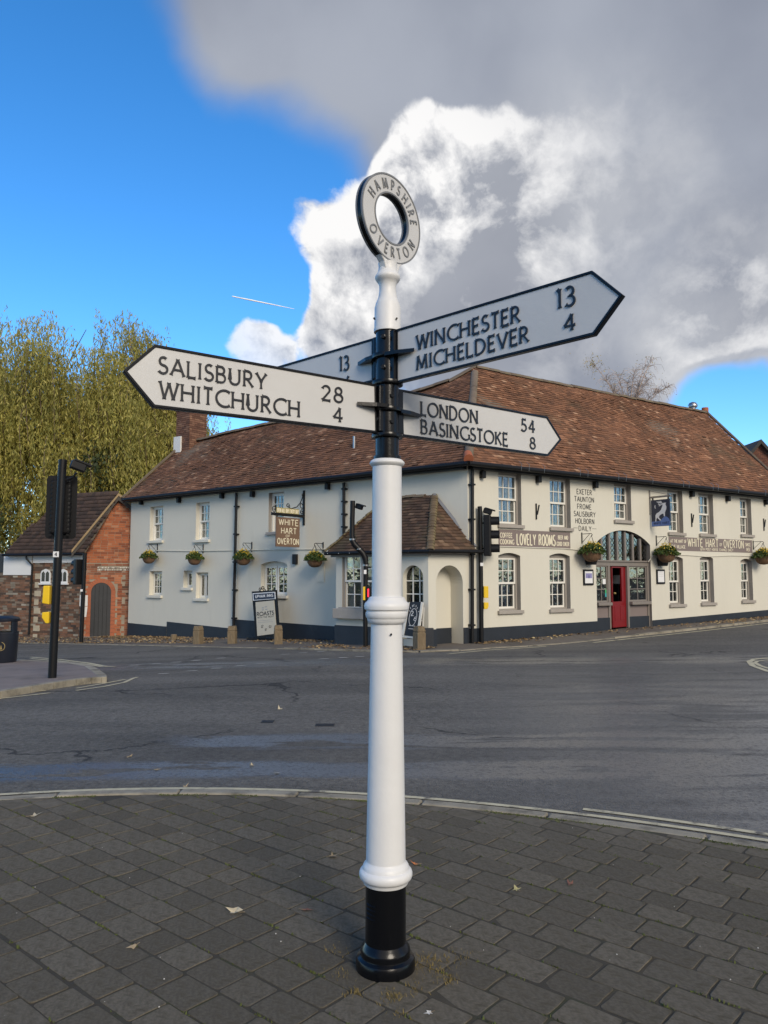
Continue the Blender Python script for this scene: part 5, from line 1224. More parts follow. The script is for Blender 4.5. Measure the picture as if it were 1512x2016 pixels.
MB().box(0, g2(9, 1100)[0] - .01, zl + .1, zt_ - .03, .0, .03, FD).build('dark_panel', grey_board, sw)
for k in range(9):
    z = gb + .1 + k * .3; s_ = xq + .12
    if z < zb1 - .3: MB().box(s_ + .0, s_ + .2 + .1 * (k % 2), z, z + .2, -.01, .022, FD).build('quoin', mat('pale quoin stone', (.42, .36, .26), .9, .2, 6), sw, bevel=.012)
for o in lights:
    a, b, c, d = o[:4]; m_ = (a + b) / 2
    P = [(a, c), (b, c), (b, d - .16), (b - .05, d - .06), (m_, d), (a + .05, d - .06), (a, d - .16)]
    W2 = MB().prism(P, -.01, .04, FD).build('window', white_render, outh)
    for x0, x1 in ((a + .05, m_ - .02), (m_ + .02, b - .05)):
        xm = (x0 + x1) / 2; MB().prism([(x0, c + .06), (x1, c + .06), (x1, d - .15), (xm, d - .08), (x0, d - .15)], .036, .043, FD).build('pane', mat('dark pane', (.02, .022, .025), .12, 0), W2)
    MB().box(a - .04, b + .04, c - .05, c, -.01, .08, FD).build('sill', white_render, W2)
a = g2(62, 1110, .08); pipeo = MB().tube([FD @ Vector((a[0] - .1, zt_ - .02, .22)), FD @ Vector((a[0] - .1, zt_ - .2, .22)), FD @ Vector((a[0] + .02, a[1] - .05, .06)), FD @ Vector((a[0] - .02, gb + .3, .06))], .035, 8).build('downpipe', black_iron, outh, smooth=40)
# roof
ER = FD @ Vector((SW + .22, zt_ - .02, .28)); EL_ = FD @ Vector((g2(5, 1090, .28)[0], zt_ - .02, .28))
AP = FG @ Vector((apx[0], apx[1] + .06, .16)); RL = AP - xd * 2.55
# keep the slope plane: project ridge-left into the plane of the eave and the apex
rfo = tile_roof([EL_, ER, AP, RL], outh, roof_dark_m, .2, .14, seed=9.1, wob=.4)
RG = FG @ Vector((gr + .25, g(266, 1014)[1], .16)); mb = MB(); bk = Vector((-.3, 3, 0)); mb.quad(AP - Vector((0, 0, .06)), RG - Vector((0, 0, .06)), RG + bk - Vector((0, 0, .06)), AP - xd * 2.5 - Vector((0, 0, .06))); mb.build('rear_roof', roof_dark_m, outh)
mb = MB(); mb.add([EL_ - Vector((0, 0, .05)), RL - Vector((0, 0, .05)), RL + Vector((0, 4, -3))], [(0, 1, 2)]); mb.build('hip_roof', roof_dark_m, outh)
GL = FG @ Vector((g(143, 1083)[0], g(143, 1083)[1], .16))
for a, b in ((GL, AP), (AP, RG)):
    d = (b - a).normalized(); dn = Vector((0, 0, -1)); nF = FG.col[2].to_3d()
    for nm, m, z0, z1, o0, o1 in (('bargeboard', barge, .0, .1, .0, .05), ('soffit_board', mat('dark weathered board', (.06, .052, .045), .8, .2, 4), .1, .25, -.06, .02)):
        V = [a + dn * z0 + nF * o0, b + dn * z0 + nF * o0, b + dn * z1 + nF * o0, a + dn * z1 + nF * o0, a + dn * z0 + nF * o1, b + dn * z0 + nF * o1, b + dn * z1 + nF * o1, a + dn * z1 + nF * o1]
        MB().add(V, [(0, 1, 2, 3), (4, 7, 6, 5), (0, 4, 5, 1), (3, 2, 6, 7), (0, 3, 7, 4), (1, 5, 6, 2)]).build(nm, m, outh)
MB().tube([EL_ + Vector((0, 0, -.05)), ER + Vector((0, 0, -.05))], .05, 8).build('gutter', black_iron, outh, smooth=40)

# far brick house at the right edge
FHs = FR(aty(1460, 905, 45), (1, 0, 0)); hx = 1.06; P0 = FHs.translation.copy()
house = thing('brick_house', (P0.x + hx, P0.y, 0), 'brown brick house gable with dark bargeboards behind the far end of the inn', 'house')
FHs.translation = Vector((P0.x, P0.y, 0)); ze, za = P0.z - .25, aty(1493, 870, 45).z
body = MB().prism([(0, -.2), (2 * hx, -.2), (2 * hx, ze), (hx, za - .12), (0, ze)], -6, 0, FHs).build('wall', mortar_dark, house)
bricks(MB(), FHs, [(0, 6.0), (2 * hx, 6.0), (2 * hx, ze), (hx, za - .12), (0, ze)], seed=41).build('bricks', brick_far, body, kind='stuff')
for sg in (-1, 1):
    e = (hx + sg * (hx + .2), ze - .22)
    MB().prism([(hx, za + .1), (hx, za - .12), (e[0], e[1] - .05), (e[0], e[1] + .17)][::sg], -6.2, .25, FHs).build('roof', roof_dark_m, house)
    MB().prism([(hx, za + .12), (hx, za - .14), (e[0], e[1] - .07), (e[0], e[1] + .19)][::sg], .251, .3, FHs).build('bargeboard', black_iron, house)

# unseen brick houses added behind the viewer to darken the window reflections
for i, (x0, x1, he, lb) in enumerate(((-30, -14, 5.4, 'brick house behind the viewer to the left'), (-13, 6, 6.2, 'brick house straight behind the viewer'), (8, 30, 5.6, 'brick house behind the viewer to the right'))):
    hb = thing('brick_house', ((x0 + x1) / 2, -26, 0), lb, 'house', 'houses behind the viewer')
    MB().box(x0, x1, -34, -26, -.3, he).build('wall', mat('terrace brick', (.2, .085, .05), .9, .2, 2), hb)
    MB().add([(x0 - .2, -25.7, he - .1), (x1 + .2, -25.7, he - .1), (x1 + .2, -30, he + 2.6), (x0 - .2, -30, he + 2.6), (x0 - .2, -34.3, he - .1), (x1 + .2, -34.3, he - .1)], [(0, 1, 2, 3), (3, 2, 5, 4), (0, 3, 4), (1, 5, 2)]).build('roof', roof_dark_m, hb)
    n = int((x1 - x0) / 3)
    for k in range(n):
        for j in range(2):
            x = x0 + (k + .5) * (x1 - x0) / n; z = .9 + j * 2.7; fwi = MB().box(x - .55, x + .55, -26.02, -25.94, z, z + 1.4).build('window', sash_white, hb)
            MB().box(x - .47, x + .47, -25.95, -25.93, z + .08, z + 1.32).build('pane', MATS['dark pane'], fwi)

# ------------------------------------------------------------------ traffic signals
def visor(mb, F, x, z, o, r=.11, L=.19):
    n = 14; V = []; Fs = []
    for k, (oo, rr) in enumerate(((o, r), (o + L, r * .97))):
        for i in range(n + 1):
            a = R(-35 + 250 * i / n); V += [(x + rr * math.cos(a), z + rr * math.sin(a), oo - (.0 if k == 0 else .05 * (1 - math.sin(max(-.57, min(1, math.radians(-35 + 250 * i / n)))) if False else 0)))]
    m = n + 1
    for i in range(n): Fs.append((i, i + 1, m + i + 1, m + i))
    k = len(mb.v); mb.add(V, Fs, F)
def signal_head(root, c, d, z0, z1, board=None, w_=.3):
    d = Vector(d); d.z = 0; d.normalize(); F = FR(Vector((c.x, c.y, 0)), (-d.y, d.x, 0)); hh = (z1 - z0) / 3
    hd = MB().box(-w_ / 2, w_ / 2, z0, z1, -.12, .05, F).build('signal_head', signal_black, root, bevel=.025)
    for i in range(3):
        z = z0 + hh * (i + .5)
        MB().lathe([(.1, .045), (.1, .055), (.05, .07)], 20, F @ Matrix.Translation((0, z, 0))).build('lens', mat('dark lens', (.02, .012, .012), .15, 0), hd, smooth=40)
        mb = MB(); visor(mb, F, 0, z, .05, min(.125, hh * .42)); mb.build('visor', signal_black, hd, smooth=60)
        for q in range(3): MB().box(-w_ / 2 - .006, -w_ / 2 + .002, z - .1 + q * .08, z - .06 + q * .08, -.1, -.02, F).build('hinge', signal_black, hd)
    if board:
        bw, bz0, bz1 = board; r = .06; P = []
        for cx_, cz_, a0 in ((bw / 2 - r, bz0 + r, -90), (bw / 2 - r, bz1 - r, 0), (-bw / 2 + r, bz1 - r, 90), (-bw / 2 + r, bz0 + r, 180)): P += [(cx_ + r * math.cos(R(a0 + 90 * i / 5)), cz_ + r * math.sin(R(a0 + 90 * i / 5))) for i in range(6)]
        MB().prism(P, -.05, -.03, F).build('backing_board', signal_black, root)
        for sx in (-1, 1):
            for i in range(14): zz_ = bz0 + .06 + (bz1 - bz0 - .12) * i / 13; MB().box(sx * bw * .28 - .02, sx * bw * .28 + .02, zz_ - .014, zz_ + .014, -.13, -.118, F).build('rib', signal_black, hd)
    return F
def detector(root, p, d, s=1.):
    d = Vector(d).normalized(); F = FR(p, (-d.y, d.x, 0)) @ Matrix.Rotation(R(18), 4, 'X')
    o = MB().box(-.06 * s, .06 * s, -.07 * s, .07 * s, -.13 * s, .1 * s, F).build('detector', signal_black, root, bevel=.02)
    MB().box(-.075 * s, .075 * s, .05 * s, .085 * s, -.1 * s, .17 * s, F).build('detector_hood', signal_black, o, bevel=.01)
def button_box(root, c, F, x0, x1, z0, z1, z2, z3, d=.11):
    b = MB().prism([(x0, z0 + .02), (x1, z0), (x1, z1), (x0 + .01, z1)], -d / 2, d / 2, F).build('push_button_box', yellow_box, root, bevel=.012)
    MB().prism([(x0, z3 - .01), (x0, z3 - .09), (x0 + (x1 - x0) * .55, z2), (x1, z2), (x1, z3)][::-1], -d / 2 + .01, d / 2 - .01, F).build('push_button_unit', yellow_box, root, bevel=.012)
    return b
# left pole on the corner pavement
P = gnd(102.5, 1334.5, .065); zt_ = aty(118, 905, P.y).z
s1_ = thing('traffic_signal', (P.x, P.y, P.z), 'black traffic signal seen from behind on the corner pavement at left, next to the bin', 'traffic light', 'traffic signals at the junction')
lean = Vector((.05, 0, 0))
MB().tube([P - Vector((0, 0, .1)), Vector((P.x, P.y, 2.0)) + lean * .5, Vector((P.x, P.y, 3.05)) + lean * .8, Vector((P.x + lean.x, P.y, zt_))], .062, 16).build('pole', signal_black, s1_, smooth=40)
FP_ = FR(Vector((P.x, P.y, 0)), (1, 0, 0)); zz = lambda y: p2f(FP_, 103, y)[1]
signal_head(s1_, P + Vector((-.02, .2, 0)), (-.12, 1, 0), zz(1050), zz(944), board=(.46, zz(1060), zz(934)))
MB().tube([P + Vector((.05, 0, 3.02)), P + Vector((.2, .02, 3.08)), P + Vector((.26, .02, 3.16))], .018, 8).build('detector_arm', signal_black, s1_)
detector(s1_, Vector((P.x + .3, P.y + .02, zz(918))), (.75, .5, 0), 1.0)
xa, xb = p2f(FP_, 86, 1170)[0], p2f(FP_, 100, 1170)[0]
button_box(s1_, P, FP_, xa, xb, zz(1190), zz(1153), zz(1227), zz(1204))
stk = MB().box(-.045 + .02, .045 + .02, zz(1097), zz(1086), .064, .067, FP_).build('sticker', sticker, s1_); put_text('4', FP_, .067, (.002, zz(1095)), (.04, zz(1095)), (.002, zz(1088)), ink, stk, .002, .1, px=False)
# far left pole in front of the outhouse
P = gnd(159.5, 1265.5, .0)
s2_ = thing('traffic_signal', P, 'slim black traffic signal seen from behind, in front of the brick outhouse door', 'traffic light', 'traffic signals at the junction')
FQ = FR(Vector((P.x, P.y, 0)), (1, 0, 0)); zz = lambda y: p2f(FQ, 160, y)[1]
MB().tube([P - Vector((0, 0, .1)), Vector((P.x + .03, P.y, zz(1089)))], .06, 14).build('pole', signal_black, s2_, smooth=40)
signal_head(s2_, P + Vector((-.2, .1, 0)), (-.75, .65, 0), zz(1151), zz(1101), w_=.26)
for a, b, c, d, nm in ((155, 170.5, 1172, 1193.5, 'notice_board'), (156, 170, 1194.5, 1215, 'notice_board')):
    q = rc(FQ, a, b, c, d); MB().prism([(q[0] + (.03 if c > 1190 else 0), q[2]), (q[1] - (.03 if c > 1190 else 0), q[2]), (q[1], q[3]), (q[0], q[3])], -.1, -.08, FQ).build(nm, sticker, s2_)
q = rc(FQ, 160, 164.5, 1160, 1164.5); MB().box(q[0], q[1], q[2], q[3], .061, .066, FQ).build('sticker', sticker, s2_)
# cranked pole by the porch
P = gnd(719.5, 1273, .0); FQ = FR(Vector((P.x, P.y, 0)), (1, 0, 0)); q = lambda x, y: FQ @ Vector((*p2f(FQ, x, y), 0))
s3_ = thing('traffic_signal', P, 'cranked black signal pole standing by the porch window', 'traffic light', 'traffic signals at the junction')
MB().tube([P - Vector((0, 0, .1)), q(719, 1180), q(720.5, 1112), q(719.5, 1100), q(715, 1090), q(706, 1080), q(698, 1072), q(694, 1064), q(693, 1054), q(693.5, 1020), q(694.5, 986)], [.055, .055, .055, .068, .07, .07, .07, .066, .06, .058, .058], 14).build('pole', signal_black, s3_, smooth=50)
for x, y in ((720, 1113), (694, 1062), (707, 1081)):
    c = q(x, y); MB().tube([c - Vector((0, 0, .018)), c + Vector((0, 0, .018))], .074, 14).build('collar', steel, s3_)
detector(s3_, q(708, 998), (.8, -.5, 0), .8)
st = rc(FQ, 716.5, 721.5, 1122, 1130); MB().box(st[0], st[1], st[2], st[3], .057, .062, FQ).build('sticker', sticker, s3_)
bxr = rc(FQ, 719, 733, 1155, 1181); ub = MB().box(bxr[0], bxr[1], bxr[2], bxr[3], -.06, .09, FQ).build('crossing_unit', signal_black, s3_, bevel=.01)
bxl = rc(FQ, 715, 720, 1155, 1181); MB().box(bxl[0], bxl[1] - .001, bxl[2], bxl[3], -.06, .085, FQ).build('unit_side', yellow_box, s3_)
rm = bpy.data.materials.new('red man lamp'); rm.use_nodes = True; e = rm.node_tree.nodes['Principled BSDF']; e.inputs['Base Color'].default_value = (.5, .01, .02, 1); e.inputs['Emission Color'].default_value = (1, .03, .06, 1); e.inputs['Emission Strength'].default_value = 1.2
c = rc(FQ, 724, 726.5, 1159, 1175); MB().prism([(c[0], c[2]), (c[1], c[2]), (c[1], c[3]), (c[0], c[3])], .0905, .094, FQ).build('red_figure', rm, ub)
# right pole
P = gnd(948, 1265.5, .0); FQ = FR(Vector((P.x, P.y, 0)), (1, 0, 0)); zz = lambda y: p2f(FQ, 948, y)[1]
s4_ = thing('traffic_signal', P, 'black traffic signal with three visors facing right at the inn corner', 'traffic light', 'traffic signals at the junction')
MB().tube([P - Vector((0, 0, .1)), Vector((P.x, P.y, zz(1012))), Vector((P.x - .01, P.y, zz(997)))], .053, 14).build('pole', signal_black, s4_, smooth=40)
signal_head(s4_, P + Vector((.2, -.02, 0)), (.97, -.22, 0), zz(1095), zz(1014), w_=.28)
for y in (1030, 1080): MB().tube([Vector((P.x, P.y, zz(y))), Vector((P.x + .15, P.y, zz(y)))], .02, 8).build('bracket', signal_black, s4_)
detector(s4_, Vector((P.x + .19, P.y, zz(1007))), (.9, -.2, 0), .9)
xa, xb = p2f(FQ, 952, 1170)[0], p2f(FQ, 961, 1170)[0]
for a, b in ((1154, 1177), (1186, 1199)):
    MB().prism([(xa, zz(b)), (xb - (.03 if b > 1190 else 0), zz(b)), (xb, zz(b) + .05), (xb, zz(a)), (xa, zz(a))], -.06, .06, FQ).build('push_button_box', yellow_box, s4_, bevel=.01)
q = rc(FQ, 945, 951, 1108, 1114.5); MB().box(q[0], q[1], q[2], q[3], .054, .06, FQ).build('sticker', sticker, s4_)

# ------------------------------------------------------------------ bin, bollards, boards
P = gnd(6, 1304, .065); bn = thing('litter_bin', P, 'navy black litter bin with a gold emblem, cut by the left edge', 'bin'); r = .262; T = Matrix.Translation(P)
MB().lathe([(r * .88, 0), (r * .9, .03), (r * .93, .05), (r, .56), (r * 1.02, .565), (r * 1.02, .6), (r * .97, .605)], 40, T).build('body', bin_m, bn, smooth=40)
MB().lathe([(r * 1.03, .8), (r * 1.05, .81), (r * 1.05, .855), (r * .98, .875), (r * .6, .905), (.02, .915)], 40, T).build('hood', bin_m, bn, smooth=40)
for k in range(4):
    a = R(45 + 90 * k - 62); mb = MB()
    for j in range(5):
        a0, a1 = a + R(-16 + 32 * j / 5), a + R(-16 + 32 * (j + 1) / 5)
        mb.add([(r * math.cos(t) * q, r * math.sin(t) * q, z) for z in (.6, .81) for q in (1.0, .95) for t in (a0, a1)], [(0, 1, 5, 4), (2, 6, 7, 3), (0, 4, 6, 2), (1, 3, 7, 5)], T)
    mb.build('hood_post', bin_m, bn)
Fb = FR(P, (1, 0, 0)); em = annulus(MB(), .075, .085, .27, .275, Fb @ Matrix.Translation((.06, .33, -.03)), 28).build('emblem', gold, bn)
mb = MB().lathe([(.02, .27), (.001, .275)], 10, Fb @ Matrix.Translation((.05, .375, -.03))); mb.prism([(.02, .28), (.05, .27), (.085, .275), (.08, .3), (.07, .35), (.035, .355), (.04, .32)], .24, .246, Fb); mb.build('emblem_figure', gold, em)
for i, (x, y, hgt, lb) in enumerate(((390, 1267.5, 35, 'weathered wooden bollard farthest left in front of the inn'), (457, 1267, 34.5, 'weathered wooden bollard below the left downpipe of the inn'), (547.5, 1268, 37, 'weathered wooden bollard beside the tall roasts board'), (825.5, 1278, 45, 'weathered wooden bollard in front of the porch chalkboard'))):
    P = gnd(x, y, .0); h = hgt / 1514 * (P.y) * 1.0; w2 = .105; F = FR(P, (math.cos(.2 * i), math.sin(.3 * i - .4), 0))
    b = thing('bollard', P, lb, 'bollard', 'wooden bollards along the pavement')
    MB().box(-w2, w2, -.15, h - .14, -w2, w2, F).build('post', wood, b, bevel=.015); MB().box(-w2 + .012, w2 - .012, h - .14, h - .12, -w2 + .012, w2 - .012, F).build('groove', wood, b)
    MB().add([(-w2, h - .12, -w2), (w2, h - .12, -w2), (w2, h - .12, w2), (-w2, h - .12, w2), (-w2 * .8, h - .01, -w2 * .8), (w2 * .8, h - .0, -w2 * .8), (w2 * .8, h - .015, w2 * .8), (-w2 * .8, h, w2 * .8)], [(0, 1, 2, 3), (0, 4, 5, 1), (1, 5, 6, 2), (2, 6, 7, 3), (3, 7, 4, 0), (4, 7, 6, 5)], F).build('cap', wood, b, bevel=.012)
P = gnd(341.5, 1259.5); st = thing('wooden_stump', P, 'short cut wooden stump against the dark plinth', 'stump'); MB().tube([P - Vector((0, 0, .1)), P + Vector((.01, 0, .15))], [.1, .095], 10).build('trunk', wood, st, smooth=40); MB().lathe([(.08, .15), (.07, .155), (.01, .157)], 10, Matrix.Translation(P + Vector((.01, 0, 0)))).build('cut_face', mat('cut wood', (.3, .22, .13), .9, .2, 12), st)
# roasts board
FB1 = FR(C + nL * .55, -uL); q = lambda x, y: p2f(FB1, x, y); P = FB1 @ Vector((q(523, 1257)[0], 0, 0)); P.z = zg(P.x, P.y)
rb = thing('pavement_board', P, 'tall leaning pavement board in a black frame advertising roasts', 'board')
def pq_(l, o0, o1, m, nm, par, F=FB1): 
    pts = [p2f(F, *p) for p in l]; return MB().prism(pts[::-1], o0, o1, F).build(nm, m, par)
pq_([(495.5, 1164.5), (544, 1161.5), (550.5, 1253), (503.5, 1257)], -.03, .0, black_iron, 'frame', rb)
hd = pq_([(497.5, 1168), (542, 1165), (543, 1179), (498.5, 1182.5)], .0, .008, sticker, 'header', rb)
hd2 = pq_([(499.5, 1169.5), (540.5, 1166.8), (541.2, 1178), (500.2, 1181)], .008, .011, navy, 'header_panel', hd)
put_text('UPHAM INNS', FB1, .011, (503, 1177.2), (537.5, 1174.5), (503, 1172), sticker, hd, .002, .1)
pg = pq_([(503.5, 1185.5), (540, 1182), (545.5, 1247), (507, 1252)], .0, .01, mat('cream poster', (.58, .53, .42), .6, .04), 'poster', rb)
put_text('ROASTS', FB1, .01, (506, 1213), (539, 1209.5), (506, 1206), dark_letter, pg, .002, .11, 1.5)
put_text('WITH THE MOST', FB1, .01, (507, 1217.5), (539, 1214.5), (507, 1214.6), dark_letter, pg, .002, .09)
for y, x0, x1 in ((1222, 509, 537), (1225.5, 508, 538)): pq_([(x0, y), (x1, y - 2.2), (x1, y - 1.6), (x0, y + .6)], .01, .0115, MATS['grey print'], 'print', pg)
for (x, y), r0, sg in (((517, 1234), .05, 1), ((532, 1233), .05, -1), ((524, 1240), .04, 1)): c = q(x, y); scroll(FB1 @ Matrix.Translation((0, 0, .012)), c, r0, 1.1, .5, sg, .006, pg, dark_letter, 'flourish')
for x, y in ((516, 1196), (522, 1194), (523, 1199), (516, 1200)): pq_([(x, y), (x + 4, y - .6), (x + 4, y + 1.4), (x, y + 1.9)], .01, .0115, MATS['grey print'], 'print', pg)
for (x, y), sg in (((512, 1161), 1), (((520, 1160)), -1), ((517, 1158), 1)): scroll(FB1, q(x, y), .06, 1.2, 0, sg, .01, rb)
bs_ = q(500, 1259); MB().box(bs_[0] - .25, bs_[0] + .6, zg(P.x, P.y) - .02, zg(P.x, P.y) + .03, -.25, .05, FB1).build('foot', black_iron, rb)
# chalkboard
FB2 = FR(C + nL * (PO + .3), -uL); q = lambda x, y: p2f(FB2, x, y); P = FB2 @ Vector((q(812, 1256)[0], 0, 0)); P.z = zg(P.x, P.y)
cb_ = thing('chalkboard', P, 'dark chalkboard A-frame with white chalk oval standing in front of the porch arch', 'chalkboard')
chalk = mat('chalk', (.6, .6, .6), .9, .2, 20); slate = mat('chalkboard slate', (.018, .022, .03), .6, .2, 5)
pn = pq_([(807, 1186), (828, 1184), (818, 1252), (795, 1250)][:0] or [(806.5, 1185), (830, 1185), (820, 1254), (793.5, 1251)], -.02, .0, slate, 'panel', cb_, FB2)
for l in ([(803, 1187), (807, 1185), (795.5, 1251), (791, 1250)], [(829.5, 1185), (833, 1187), (824, 1255), (820, 1254)], [(793.5, 1251), (820, 1254), (820, 1258), (793, 1254.5)]): pq_(l, -.025, .015, sash_white, 'frame', cb_, FB2)
pq_([(827, 1196), (829.5, 1196), (827.5, 1250), (825, 1250)], -.12, -.1, sash_white, 'back_leg', cb_, FB2); pq_([(800, 1190), (803, 1190), (800, 1254), (797, 1254)], -.3, -.27, sash_white, 'back_leg', cb_, FB2)
cc = q(813, 1215); mb = MB(); ribbon([Vector((cc[0] + .1 * math.cos(t) + .04 * math.sin(t), cc[1] + .19 * math.sin(t))) for t in np.linspace(0, 2 * math.pi, 29)], .006, 0, .0, .003, mb, FB2); mb.build('chalk_oval', chalk, pn)
put_text('2', FB2, 0, (809, 1212), (814, 1212), (809, 1203), chalk, pn, .003, .09); put_text('6', FB2, 0, (814.5, 1222), (819.5, 1222), (814.5, 1214), chalk, pn, .003, .09)
mb = MB()
for i in range(7):
    t_ = R(150 - 20 * i); c1 = (cc[0] + .13 * math.cos(t_) + .03, cc[1] + .235 * math.sin(t_)); c2 = (cc[0] + .15 * math.cos(t_) + .035, cc[1] + .285 * math.sin(t_))
    ribbon([Vector(c1), Vector(((c1[0] + c2[0]) / 2 + .012 * (-1) ** i, (c1[1] + c2[1]) / 2)), Vector(c2)], .006, 0, 0, .003, mb, FB2)
mb.build('chalk_marks', chalk, pn)
for y, a, b in ((1232, 805, 817), (1238, 804, 815)): pq_([(a, y - 1), (b, y), (b, y + 1), (a, y)], .0, .003, chalk, 'chalk_line', pn, FB2)

# ------------------------------------------------------------------ hanging baskets, brackets, lanterns
def leaf_cloud(n, fn, size, seed, up=.4):
    r = np.random.default_rng(seed); P = fn(n, r); d = r.normal(size=(n, 3)); d /= np.linalg.norm(d, axis=1)[:, None]; e = r.normal(size=(n, 3)); e = np.cross(d, e); e /= np.linalg.norm(e, axis=1)[:, None]
    s_ = size * r.uniform(.6, 1.3, (n, 1)); V = np.stack([P - d * s_, P + e * s_ * .6, P + d * s_, P - e * s_ * .6], 1).reshape(-1, 3); return V, np.arange(4 * n).reshape(-1, 4)
def dome(rx, rz, z0):
    def fn(n, r):
        a = r.uniform(0, 2 * np.pi, n); u = np.sqrt(r.uniform(0, 1, n)); rad = rx * u * r.uniform(.8, 1.12, n); z = z0 + rz * np.sqrt(np.clip(1 - u ** 2, 0, 1)) * r.uniform(.4, 1.05, n) - .05 * u ** 3; return np.stack([rad * np.cos(a), rad * np.sin(a), z], 1)
    return fn
prof = [(.02, -.21), (.09, -.2), (.15, -.16), (.19, -.09), (.205, 0), (.212, .01), (.2, .012)]
bowl_me = shared('bowl', *(lambda m: (m.v, m.f))(MB().lathe(prof, 24)), bowl_m)
fol_me = raw_mesh('foliage', *leaf_cloud(800, dome(.28, .19, .0), .034, 3), basket_leaf)
flo_mes = [raw_mesh('flowers', *leaf_cloud(210, dome(.23, .22, .03), .027, 40 + k), petal) for k in range(3)]
hook_me = shared('chain', *(lambda m: (m.v, m.f))(MB().tube([(.19, 0, .0), (.0, 0, .36)], .005, 4).tube([(-.1, .16, 0), (0, 0, .36)], .005, 4).tube([(-.1, -.16, 0), (0, 0, .36)], .005, 4)), black_iron)
for F, x, y, sc, lb in ((F_L, 293, 1097, 1., 'farthest left on the inn front, with orange yellow flowers'), (F_L, 383, 1099, 1., 'second from the left, above the small lower windows'), (F_L, 479, 1098, 1.05, 'beside the left downpipe of the inn'), (F_L, 620, 1101, 1.05, 'just left of the porch roof'),
                        (F_R, 1165, 1087, 1.2, 'to the left of the arched entrance'), (F_R, 1312, 1090, 1.2, 'to the right of the arched entrance'), (F_R, 1503, 1096, 1.2, 'cut by the right edge of the picture')):
    off = .33; s_, z = p2f(F, x, y, off); P = F @ Vector((s_, z, off)); hb = thing('hanging_basket', P, 'hanging basket of yellow flowers ' + lb, 'flower basket', 'hanging baskets on the inn'); hb.scale = (sc, sc, sc); hb.rotation_euler.z = random.uniform(0, 6)
    for me, nm in ((bowl_me, 'bowl'), (fol_me, 'foliage'), (random.choice(flo_mes), 'flowers'), (hook_me, 'chain')): o = bpy.data.objects.new(nm, me); COL.objects.link(o); o.parent = hb
    zt_ = z + .36 * sc
    br = MB().tube([F @ Vector((s_, zt_ - .03, off)), F @ Vector((s_, zt_ + .02, off + .03)), F @ Vector((s_, zt_ + .05, off)), F @ Vector((s_, zt_ + .05, .0))], .009, 6).box(s_ - .015, s_ + .015, zt_ - .2, zt_ + .09, .001, .016, F).tube([F @ Vector((s_, zt_ - .18, .01)), F @ Vector((s_, zt_ + .04, off - .06))], .007, 6)
    br.build('basket_bracket', black_iron, inn)
for x, y in ((1157, 1103), (1298, 1106)):
    s_, z = p2f(F_R, x, y); lt = MB().add([(s_ - .1, z - .12, .03), (s_ + .1, z - .12, .03), (s_ + .1, z - .12, .2), (s_ - .1, z - .12, .2), (s_ - .14, z + .1, .01), (s_ + .14, z + .1, .01), (s_ + .14, z + .1, .24), (s_ - .14, z + .1, .24), (s_, z + .2, .12)], [(0, 1, 2, 3), (0, 4, 5, 1), (1, 5, 6, 2), (2, 6, 7, 3), (3, 7, 4, 0), (4, 8, 5), (5, 8, 6), (6, 8, 7), (7, 8, 4)], F_R).build('wall_lantern', black_iron, inn)

